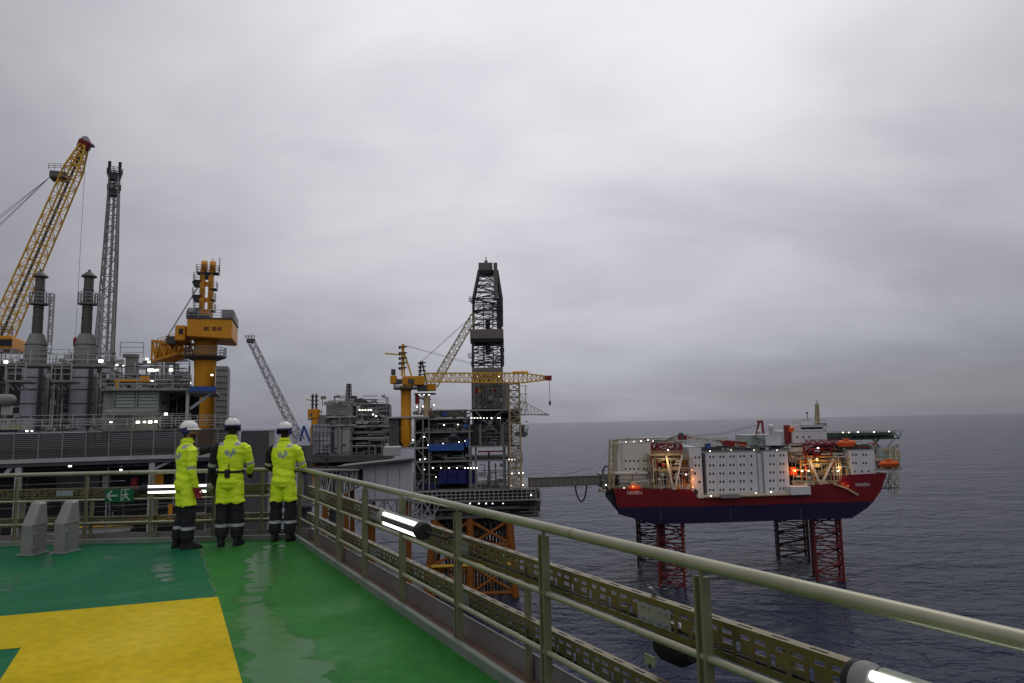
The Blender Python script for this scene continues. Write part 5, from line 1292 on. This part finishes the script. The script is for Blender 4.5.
navy = [(618,507.5),(618,514),(652,524),(690,523.6),(760,521.3),(852,518.3),(868,507.5),(873.5,501.5),(820,502.9),(760,504.8),(690,506.6)]
red = [(613,488.5),(618,507.5),(690,506.6),(760,504.8),(820,502.9),(873.5,501.5),(881,491),(887,473),(848,475),(838,483.5),(812,485.5),(808,494.5),(760,496.6),(698,498.4),(692,490)]
hull_loft('hull', M['navy'], navy); hull_loft('upper_hull', M['red'], red)
hull_loft('stern_skirt', M['steel_dd'], [(604.5,489),(605,497),(618,513),(617.5,506),(613,489)], 2, W_-4)
k = MB(); k.prism(prof([(698,498.2),(760,496.4),(808,494.3),(808,492.2),(697,496)]), -.35, 1.2); k.build('bulwark', M['cwhite'], J.root)
J.part('white_tub', M['white'], 791, 486.5, 811, 495, -2.2, 4, .15)
for x in (660, 730, 800): k = MB(); k.box(jx(x-.25), jx(x+.25), -.03, 0.01, jz(x,523,0)+.8, jz(x,508,0)); k.build('draught_strip', M['steel_d'], J.root)
# ship's name in plain white letters on both ends
def word(txt, x, y, wpx, d, parent=None, m='white'):
    cu = bpy.data.curves.new('name_lettering', 'FONT'); cu.body = txt; cu.extrude = .03; cu.size = 1
    tob = bpy.data.objects.new('t', cu); COL.objects.link(tob)
    me = bpy.data.meshes.new_from_object(tob.evaluated_get(bpy.context.evaluated_depsgraph_get())); bpy.data.objects.remove(tob)
    o = bpy.data.objects.new('name_lettering', me); COL.objects.link(o); o.parent = J.root; me.materials.append(M[m])
    xs = [v.co.x for v in me.vertices]; w = jx(x+wpx/2, y, d)-jx(x-wpx/2, y, d); s = w/(max(xs)-min(xs))
    o.scale = (s, s*1.05, 1); o.rotation_euler = (R(90), 0, 0); o.location = (jx(x-wpx/2, y, d)-min(xs)*s, d-.06, jz(x, y+1.3, d)); return o
word('HAVEN', 634.5, 493.2, 14.5, 0); word('HAVEN', 862.5, 485, 13.5, 0)
# accommodation blocks with windows
def block(x0, y0, x1, y1, d0, d1, m='white', cols=(), rows=(), wpx=1.5, hpx=2.0, name='accommodation_block'):
    o = J.part(name, M[m], x0, y0, x1, y1, d0, d1, .08)
    xl, xr, zb, ztp = J.fr.rect(x0, y0, x1, y1, d0)
    k = MB()
    for y in rows:
        for x in cols:
            c = J.px(x, y, d0); q = .35
            MB().box(c.x-wpx*q/2, c.x+wpx*q/2, d0-.05, d0+.04, c.z-hpx*q/2, c.z+hpx*q/2).build('window', M['glass'], o)
    f = MB(); f.box(xl, xr, d0-.05, d0+.03, ztp-.25, ztp+.05); f.build('parapet', M['steel_l'], o); return o
block(622, 442.5, 652, 474, 9, 20, 'cwhite', (625.5,630,634,638.5,644,647.5), (461,469))
block(617.5, 443.5, 622.5, 476, 9.5, 18, 'cwhite')
block(618.5, 474, 650, 486, 3, 9, 'pgreen'); J.part('lower_house', M['cwhite'], 613, 472.5, 648, 474.2, 2.5, 9); J.part('dark_door', M['steel_dd'], 614.5, 479, 619, 486, 4, 9)
block(650, 452, 692, 478, 22, 34, 'cwhite', (668,672,676), (468,), 1.2, 1.8)
cols1 = (710,713.4,720.2,723.6,730.4,733.8,740.6,744,751.4)
rows = (456.5,465,473.3,481.5,489.6)
def rowcols(cols, rows, d0, x0, x1, y0, y1, m):       # windows follow the lean of the rows
    o = J.part('accommodation_block', M[m], x0, y0, x1, y1, d0, d0+24, .08)
    for r_ in rows:
        for x in cols:
            c = J.px(x, r_-(x-731)*.0215, d0); MB().box(c.x-.26, c.x+.26, d0-.05, d0+.04, c.z-.40, c.z+.40).build('window', M['glass'], o)
    k = MB(); xl, xr, zb, ztp = J.fr.rect(x0, y0, x1, y1, d0)
    for x in cols[2::2]: c = J.px(x-1.7-1.7, 470, d0); k.box(c.x-.03, c.x+.03, d0-.025, d0+.01, zb, ztp)
    k.build('panel_seam', M['steel'], o); f = MB(); f.box(xl-.1, xr+.1, d0-.08, d0+.1, ztp-.1, ztp+.3); f.build('parapet', M['steel'], o)
    return o
rowcols(cols1, rows, 1.5, 706.5, 757, 451.8, 497, 'white'); rowcols((770.2,773.6,780.3,783.7), tuple(r_ for r_ in rows), 1.2, 764.5, 789, 450.8, 495.5, 'white')
J.part('stairwell', M['white'], 757, 453, 764.5, 496, 2.2, 20); k = MB()
for x in (758.5, 763): J.box(k, x-.35, 452, x+.35, 496, 1.9, 2.2)
k.build('stairwell_duct', M['steel_l'], J.root)
block(690.5, 447, 702.5, 498, 1.0, 16, 'white', (695.5, 699), (457.5, 465.5), 1.6, 2.0); k = MB()
for x, y in ((695,473.5),(699.5,482),(695,490)): c = J.px(x, y, 1); MB().box(c.x-.35, c.x+.35, .94, 1.05, c.z-.4, c.z+.4).build('window', M['glass'], J.root)
J.part('gap_wall', M['steel_dd'], 702.5, 452, 706.5, 497, 5, 16); J.part('gap_duct', M['steel_d'], 704, 453, 706, 497, 2, 4); J.part('dark_door', M['steel_dd'], 694, 490, 698, 496.5, .9, 1.2)
J.part('roof', M['steel'], 703, 448, 790, 452, 6, 24); J.part('roof_equipment', M['steel_d'], 703, 446.5, 752, 448.5, 5, 20)
J.clutter(706, 446, 790, 452, 2, 8, 46, 91, ('steel','steel_d','steel_l','cwhite','olive'), .6)
J.handrail(697, 808, 497.5, -.2, 1.2, .09, 1.6, m='cream'); k = MB(); J.box(k, 705, 495.2, 790, 496.4, -1.2, 1.2); k.build('walkway', M['cream'], J.root)
J.part('boarding_platform', M['steel'], 722, 494.5, 740, 498, -2.6, -.4)
# top house, radar dome, red A frame
block(748.5, 435, 765, 447.5, 4, 16, 'pgreen'); block(765.5, 434.5, 781.5, 445.5, 3, 14, 'white'); J.part('undercroft', M['steel_dd'], 757, 446, 788, 451.5, 6, 18)
J.clutter(750, 438, 764, 452, 2, 4, 14, 92, ('steel_d','steel_dd','steel'), .7); J.clutter(766, 445, 792, 452, 3, 6, 20, 93, ('steel_l','steel_d','steel'), .6)
c = J.px(771, 427, 6); k = MB(); k.rings([(c.x,c.y,c.z-2.7,.75,.75),(c.x,c.y,c.z-1.0,.75,.75)], 14); k.build('dome_pedestal', M['steel_l'], J.root, True); MB().ball(c, (1.15,1.15,1.15), 20, 12).build('radar_dome', M['white'], J.root, True)
c = J.px(759.5, 431.5, 2); MB().ball(c, (.75,.75,.75), 16, 10).build('radar_dome', M['white'], J.root, True)
k = MB()
for s in (-1, 1): k.bar(J.px(760+s*3.6, 434, 8), J.px(760.5+s*1.4, 421, 8), .55); k.bar(J.px(760+s*3.6, 434, 12), J.px(760.5+s*1.4, 421, 9), .4)
k.box(jx(758.5,421,8), jx(762.5,421,8), 7.5, 9.5, jz(760,423,8), jz(760,420.5,8)); k.bar(J.px(757,430,8), J.px(764,430,8), .35); k.build('a_frame', M['red2'], J.root)
# main crane with its boom lying on the roofs
c0 = J.fr.M @ J.px(752, 447, 9)
JC = Plant('rig_crane', tuple(c0), R(4), 'red and white crane boom lowered flat over the roofs of the red rig', 'crane', None)
k = MB(); k.lattice(JC.px(756, 446, 0), JC.px(712, 441.5, -4), 2.2, 2.2, 8, .28, h0=1.7, h1=1.9, rb=.12); k.lattice(JC.px(712, 441.5, -4), JC.px(686, 437.5, -5), 2.2, 1.6, 6, .26, h0=1.9, h1=1.2, rb=.12); k.build('boom', M['cwhite'], JC.root)
a, b = JC.px(752,443.6,-2.3), JC.px(712,439.6,-5.1); MB().bar(a, b, .3, .6).build('boom_chord', M['red2'], JC.root); MB().bar(JC.px(733,444.5,-3.2), JC.px(722,443.3,-4), 2.3, 1.3).build('boom_section', M['red2'], JC.root)
MB().bar(JC.px(690,437,-5), JC.px(678,437.5,-5), 1.6, 1.7).build('boom_tip', M['red2'], JC.root, bevel=.3); MB().bar(JC.px(680,435,-5), JC.px(668,439,-5), .35).build('jib', M['steel_d'], JC.root); MB().tube([JC.px(681,436,-5.8), JC.px(681,436,-4.2)], 1.2, 14).build('tip_sheave', M['steel_d'], JC.root)
JC.part('crane_house', M['lifeboat'], 739, 444, 753, 449, -3, 2, .3); JC.part('boom_rest', M['blue'], 707.5, 443, 711, 448.5, -6, -3, .1)
for o in (0, 1.2): MB().tube([JC.px(760, 424+o, 0), JC.px(722, 433+o, -3), JC.px(690, 436, -5)], .09, 6).build('guy_wire', M['wire'], JC.root)
# deck between the blocks: leg houses and red and white braces
def leg_house(x0, x1, y0, y1, seed, vx, vtop, vbot):
    J.part('leg_well', M['steel_dd'], x0, y0+6, x1, y1, 12, 26)
    k = MB()
    for x in (x0, x1): J.box(k, x-.7, y0, x+.7, y1, 2, 3)
    J.box(k, x0, y0+8.5, x1, y0+9.8, 2, 2.6); J.box(k, x0, y0+1, x1, y0+1.8, 2, 2.6)
    for i in range(5):
        xa, xb = x0+(x1-x0)*i/5, x0+(x1-x0)*(i+1)/5; k.bar(J.px(xa, y0+(1 if i%2 else 9), 2.3), J.px(xb, y0+(9 if i%2 else 1), 2.3), .3)
    k.build('leg_frame', M['red2'], J.root)
    k = MB(); w = (x1-x0)
    k.lattice((J.px((x0+x1)/2, y1, 12).x, 13, jz(x0, y1, 12)), (J.px((x0+x1)/2, y0+1, 12).x, 13, jz(x0, y0+1, 12)), w*.30, w*.30, 6, .35, up=(0,1,0), h0=8, h1=8, rb=.2); k.build('leg_top', M['red2'], J.root)
    k = MB(); k.bar(J.px(vx-vtop, y0+12, 1.2), J.px(vx-1, y1-1, 1.2), .6); k.bar(J.px(vx+vtop, y0+12, 1.2), J.px(vx+1, y1-1, 1.2), .6); k.bar(J.px(vx, y1-4, 1.2), J.px(vx, y1+1, 1.2), .9); k.build('v_brace', M['cwhite'], J.root)
    J.clutter(x0-1, y0+9, x1+1, y1, 2.5, 9, 62, seed, ('cream','cwhite','steel_d','red2','pgreen','steel_l','cream','steel_dd'), .75)
    for y in (y0+16, y0+27): J.part('mezzanine', M['cream'], x0-3, y, x1+6, y+1.0, 3, 12); J.handrail(x0-3, x1+6, y, 3, 1.1, .1, 1.6, m='cream')
leg_house(653, 681.5, 443.5, 490, 101, 674, 8, 486)
J.part('mezzanine', M['cream'], 650, 454, 683, 455.6, 1.6, 8); J.handrail(650, 683, 454, 1.6, 1.0, .1, 1.6, m='cream')
J.clutter(682, 456, 692, 490, 3, 8, 26, 102, ('cream','orange','steel_d','cwhite','red2'), .7); J.clutter(650, 455, 656, 490, 2, 8, 16, 103, ('cream','cwhite','steel_d'), .6)
leg_house(806, 833, 447, 485, 104, 821, 12, 482)
J.clutter(789, 452, 808, 486, 3, 9, 44, 105, ('cream','cwhite','steel_d','orange','olive','steel_dd'), .7); J.clutter(830, 452, 850, 482, 3, 9, 36, 106, ('cream','orange','steel_d','cream','steel_dd','olive'), .7)
J.part('inner_wall', M['cwhite'], 789, 448, 806, 462, 10, 20); J.part('inner_wall', M['steel_d'], 789, 462, 852, 486, 14, 22); J.part('inner_wall', M['cwhite'], 832, 450, 843, 462, 10, 18)
J.part('orange_tank', M['lifeboat'], 790.5, 467, 798, 476, 2.5, 7, .6); J.handrail(810, 846, 484.6, .4, 1.1, .09, 1.6, m='cream'); J.handrail(614, 692, 489.3, .4, 1.1, .09, 1.6, m='cream')
J.barpart('sloping_ladder', M['cream'], [(834,484),(846,488),(858,495)], -.8, .6)
J.part('winch_cover', M['lifeboat'], 629, 485.5, 641, 489.2, .6, 4, .3)
# right white block with three window rows
block(850.5, 450, 875.5, 475.3, 1, 16, 'white', (853,856,863,866), (454.8,463), 1.5, 2.1); k = MB()
for x in (855, 861.8, 868.6): c = J.px(x, 471.4, 1); MB().box(c.x-.26, c.x+.26, .94, 1.05, c.z-.36, c.z+.36).build('window', M['glass'], J.root)
J.part('dark_roof', M['hdeck'], 838, 446.5, 876, 450, 4, 22); J.clutter(836, 444, 878, 450, 2, 6, 22, 107, ('olive','steel_d','red2'), .6)
# wheelhouse and bridge
block(792.5, 431, 827, 443, 5, 24, 'white', (797,803.5,809.3), (437,), 1.5, 2.0, 'wheelhouse'); block(799, 425, 823, 431.5, 6, 20, 'white', name='wheelhouse'); block(802, 419.5, 812, 425.5, 8, 16, 'white', name='wheelhouse')
J.part('wheelhouse_window', M['glass'], 801, 427, 822.5, 429.2, 5.9, 6.2); block(790, 443.5, 806, 452, 5.5, 20, 'cwhite'); J.part('window_band', M['glass'], 791, 445.5, 803, 447.3, 5.4, 5.7)
J.clutter(794, 420, 826, 432, 6.5, 12, 26, 108, ('steel_d','olive','steel_l','cwhite'), .55)
k = MB(); J.box(k, 806, 443.5, 838, 445.6, 3, 6); k.build('red_girder', M['red2'], J.root); k = MB()
for i in range(8): k.bar(J.px(805+i*4, 443.5 if i%2 else 439.5, 3), J.px(809+i*4, 439.5 if i%2 else 443.5, 3), .3)
k.build('red_truss', M['red2'], J.root); J.handrail(806, 838, 443.4, 2.9, 1.2, .12, 1.6, m='red2')
J.part('red_stack', M['red2'], 787.5, 425, 791, 444, 6, 9, .2); J.part('orange_boat_cradle', M['lifeboat'], 789.5, 427, 795, 433, 5, 8, .6)
k = MB(); k.lattice(J.px(817.5, 428, 10), J.px(817, 404, 10), 1.3, .8, 8, .12, up=(0,1,0)); k.build('mast', M['cream'], J.root); J.part('mast_core', M['cream'], 816.5, 404, 817.7, 428, 10, 10.7); J.barpart('antenna', M['steel_d'], [(817,404),(817,400.5)], 10, .25)
J.part('mast_light', M['red2'], 806.6, 412, 808.4, 413.5, 10, 10.6); J.barpart('antenna', M['steel_d'], [(807.5,423),(807.5,412)], 10.3, .18)
# helideck over the bow
x0, x1 = jx(827,436,6), jx(905,433,6); zt = jz(866, 432.6, 6)
k = MB(); n_ = 8; cx_, cyy, rx_ = (x0+x1)/2+2, 24, (x1-x0)/2
k.slab([(cx_+rx_*(1.0 if abs(math.cos(a))>.7 or 1 else 1)*math.cos(a)/math.cos(math.pi/8), cyy+18*math.sin(a)/math.cos(math.pi/8)) for a in (math.pi/8+2*math.pi*i/8 for i in range(8))], zt-1.0, zt); k.build('rig_helideck', M['hdeck'], J.root)
k = MB()
for i in range(9): x = x0+1.5+(x1-x0-5)*i/8; k.bar((x, 6.5, zt-.4), (x+1.2, 6.5, zt-2.3), .26); k.bar((x+2.4, 6.5, zt-.4), (x+1.2, 6.5, zt-2.3), .26); k.bar((x, 6.5, zt-.5),(x, 38, zt-.5), .5)
k.box(x0, x1-2, 6.3, 6.7, zt-2.6, zt-2.2); k.box(x0+1, x1-3, 8, 36, zt-2.6, zt-1.0); k.build('deck_truss', M['hdeck'], J.root)
k = MB(); k.rail([(x0+2, 6, zt-.2), (x1-1, 6, zt-.2)], .9, .1, 3); k.build('safety_net', M['olive'], J.root)
for a_ in (((872,446),(880,438)),((896,437),(884,452)),((884,452),(872,438))): J.barpart('helideck_brace', M['cwhite'], a_, 12, .5)
# bow gear
J.part('bow_house', M['pgreen'], 877, 447, 889, 460, 4, 14, .1); J.clutter(874, 446, 899, 470, 2, 8, 46, 109, ('cream','cwhite','olive','steel_d','orange','pgreen'), .6); J.part('bow_deck', M['cream'], 875, 459.5, 898, 460.6, .5, 10); J.part('bow_deck', M['cream'], 875, 469, 890, 470.2, .5, 10)
k = MB(); k.lattice(J.px(893.5, 494, 1), J.px(893.5, 446, 1), 2.4, 2.0, 8, .08, up=(0,1,0), rb=.05); k.build('access_ladder', M['cream'], J.root); J.part('ladder_landing', M['steel_d'], 882, 487.5, 900, 488.8, .2, 4); k = MB()
for a_ in (((884,488),(892,474)),((892,488),(884,474)),((899,488),(890,478))): k.bar(J.px(*a_[0], 2), J.px(*a_[1], 2), .22)
k.build('landing_brace', M['steel_d'], J.root)
def boat(x, y, d, L, label):
    p_ = J.fr.M @ J.px(x, y, d); t = empty('lifeboat', tuple(p_), R(4), label, 'lifeboat', 'orange lifeboats of the red rig'); h = L*.16; k = MB(); n = 9
    k.v, k.f = [], []; secs = [(-.5,.05,.3),(-.42,.7,.8),(-.25,1,1),(.25,1,1),(.42,.75,.85),(.5,.05,.35)]; m_ = 12
    vs = [(L*u, math.cos(2*math.pi*j/m_)*h*.85*a, math.sin(2*math.pi*j/m_)*h*b) for u, a, b in secs for j in range(m_)]
    k._add(vs, [(i*m_+j, i*m_+(j+1)%m_, (i+1)*m_+(j+1)%m_, (i+1)*m_+j) for i in range(5) for j in range(m_)] + [tuple(range(m_-1,-1,-1)), tuple(5*m_+j for j in range(m_))])
    k.build('hull', M['lifeboat'], t, True); MB().box(-L*.15, L*.12, -h*.5, h*.5, h*.8, h*1.5).build('canopy', M['lifeboat'], t, bevel=.15); MB().box(-L*.45, L*.45, -h*.87, h*.87, -.12, .0).build('rubbing_strake', M['steel_dd'], t)
boat(889, 464, -1.0, 7.4, 'orange lifeboat hung at the bow end of the red rig, right of the white block'); boat(846.5, 443.5, 3, 7.2, 'orange lifeboat under the rig helideck, above the white block with three window rows')
# stern gear: mast, hose reel, small fittings on the left block
k = MB(); k.lattice(J.px(611, 489, 2), J.px(612, 440, 2), 1.8, 1.6, 14, .13, up=(0,1,0)); k.build('stern_mast', M['cream'], J.root); k = MB(); k.lattice(J.px(616, 452, 3), J.px(616, 440, 3), 1.2, 1.2, 4, .1, up=(0,1,0)); k.build('stern_mast', M['cream'], J.root)
MB().tube([J.px(603,489,4), J.px(603,470,4), J.px(605,466.5,4), J.px(609,466.5,4)], .35, 10).build('vent_pipe', M['steel_d'], J.root, True)
J.part('stern_house', M['steel'], 602, 474, 612, 488, 3, 12, .15); J.clutter(599, 470, 614, 492, 1, 4, 26, 110, ('steel_d','cream','steel','steel_dd'), .6)
J.clutter(614, 437.5, 690, 444, 9, 18, 44, 111, ('cwhite','cream','steel_d','steel_l'), .5); J.handrail(614, 652, 443, 9, 1.2, .1, 1.6, m='cream'); J.part('roof_canopy', M['cwhite'], 640, 437.2, 672, 438.2, 10, 14)
MB().tube([J.px(612,446,2), J.px(600,462,-4), J.px(592,468,-8), J.px(560,475,-8)], .12, 6).build('mooring_wire', M['wire'], J.root)
# rig lamps (lit in the photograph) and the glow they throw
J.lamps([(710,451),(731,450),(754,450),(777,450),(626,442),(634,441.5),(641,441),(648,440),(653,441)], 1.0, .28)
J.lamps([(733,494.5),(756,493),(771,492),(711,496)], -1.3, .35); J.lamps([(802,471),(808.5,471),(838,471),(842,484.5),(818,448)], 1.4, .5); J.lamps([(686,474.5),(668,450),(606,485),(624,488)], 1.6, .4)
J.lamps([(858,432),(874,432),(889,431.5),(849,432.5),(843,432.5)], 5.6, .4)
J.lamps([(795,471)], 1.9, .5, 'lampo'); J.lamps([(693,479),(692.5,487)], .7, .35, 'lampo'); J.lamps([(633,486.5),(692,470)], .3, .35, 'lampo'); J.lamps([(848,486)], -.3, .18, 'lampo')
for x, y, d, e_, col in ((692,481,-1.5,700,(1,.30,.05)),(796,470,0,800,(1,.30,.05)),(635,487,-1.2,250,(1,.20,.05)),(668,462,-1,700,(1,.62,.25)),(820,462,-1,900,(1,.58,.22)),(846,485,-1.2,160,(1,.4,.12)),(840,468,0,500,(1,.6,.25)),(806,468,1.0,400,(1,.6,.25))):
    l = bpy.data.lights.new('deck_floodlight', 'POINT'); l.energy = e_*.55; l.color = col; l.shadow_soft_size = .5
    o = bpy.data.objects.new('deck_floodlight', l); COL.objects.link(o); o.parent = J.root; o.location = J.px(x, y, d)
# lattice legs
def jleg(xc, wpx, d, z1y, m='legred', nb=9):
    c = J.px(xc, 560, d); q = .365*wpx/1.0; t_ = J.px(xc, 516, d).z
    k = MB(); z0 = SEA_Z-8; L = t_-z0; w = q
    k.lattice((c.x, c.y, z0), (c.x, c.y, t_+2), w, w, nb+2, .36, up=(0.35,.94,0), h0=w, h1=w, rb=.20)
    return k.build('lattice_leg', M[m], J.root)
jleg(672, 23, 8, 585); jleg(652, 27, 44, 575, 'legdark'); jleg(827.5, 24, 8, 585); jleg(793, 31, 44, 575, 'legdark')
for xc, d in ((671.5,8),(828,8)):
    c = J.px(xc, 560, d)
    k = MB()
    for i in range(14): z = SEA_Z+1+i*1.4; k.box(c.x+3.3, c.x+3.9, c.y-4.2, c.y-3.6, z, z+.6)
    k.build('leg_rack', M['cwhite'], J.root)

# broken foam where the swell washes round the legs
k = MB(); rnd = random.Random(77)
for xc, d0_, n_ in ((671.5,8,26),(651,44,14),(828,8,26),(792,44,18),(768,14,60)):
    c_ = J.fr.M @ J.px(xc, 570, d0_)
    for i in range(n_):
        t_ = rnd.uniform(0, 6.28); r_ = rnd.uniform(.3, 1)*(6.5 if n_ < 60 else 9); x, y = c_.x+r_*math.cos(t_)*1.6, c_.y+r_*math.sin(t_); s_ = rnd.uniform(.15, .75)
        k.slab([(x+s_*rnd.uniform(.6,1.5)*1.8*math.cos(q_), y+s_*rnd.uniform(.6,1.5)*math.sin(q_)) for q_ in (6.283*j/9 for j in range(9))], SEA_Z-.05, SEA_Z+rnd.uniform(.04,.12))
tag(k.build('sea_foam', mat('sea_foam', (.33,.35,.38), .8, 0, .3, 1)), 'broken white foam round the rig legs', kind='stuff')
J.clutter(655, 456, 684, 489, 1.5, 3, 40, 121, ('cream','cwhite','pgreen','cwhite','red2','orange'), .6); J.clutter(806, 454, 848, 484, 1.5, 3, 46, 122, ('cream','cwhite','olive','orange','red2','cwhite'), .6)
J.clutter(614, 472, 652, 489, 1.5, 3, 20, 123, ('cream','pgreen','steel_l','steel_d'), .6); J.clutter(826, 441, 876, 450, 4, 10, 24, 124, ('olive','cream','steel_d','lifeboat'), .6)

J.part('deck_house', M['cwhite'], 657, 472, 668, 484, 6, 10, .1); J.part('deck_house', M['pgreen'], 655, 456, 664, 463, 7, 11, .1); J.part('deck_house', M['cwhite'], 806, 470, 815, 482, 7, 11, .1); J.part('deck_house', M['cwhite'], 833, 466, 846, 476, 6, 10, .1); J.part('deck_house', M['pgreen'], 828, 452, 838, 459, 6, 10, .1)
J.clutter(652, 458, 692, 489, .8, 2.2, 40, 141, ('cwhite','cream','cwhite','steel_d','pgreen'), .5); J.clutter(790, 456, 850, 485, .8, 2.2, 56, 142, ('cwhite','cream','cwhite','steel_d','pgreen','orange'), .5)
J.clutter(614, 438, 760, 446, 6, 14, 30, 143, ('cwhite','steel_l','cream'), .5)
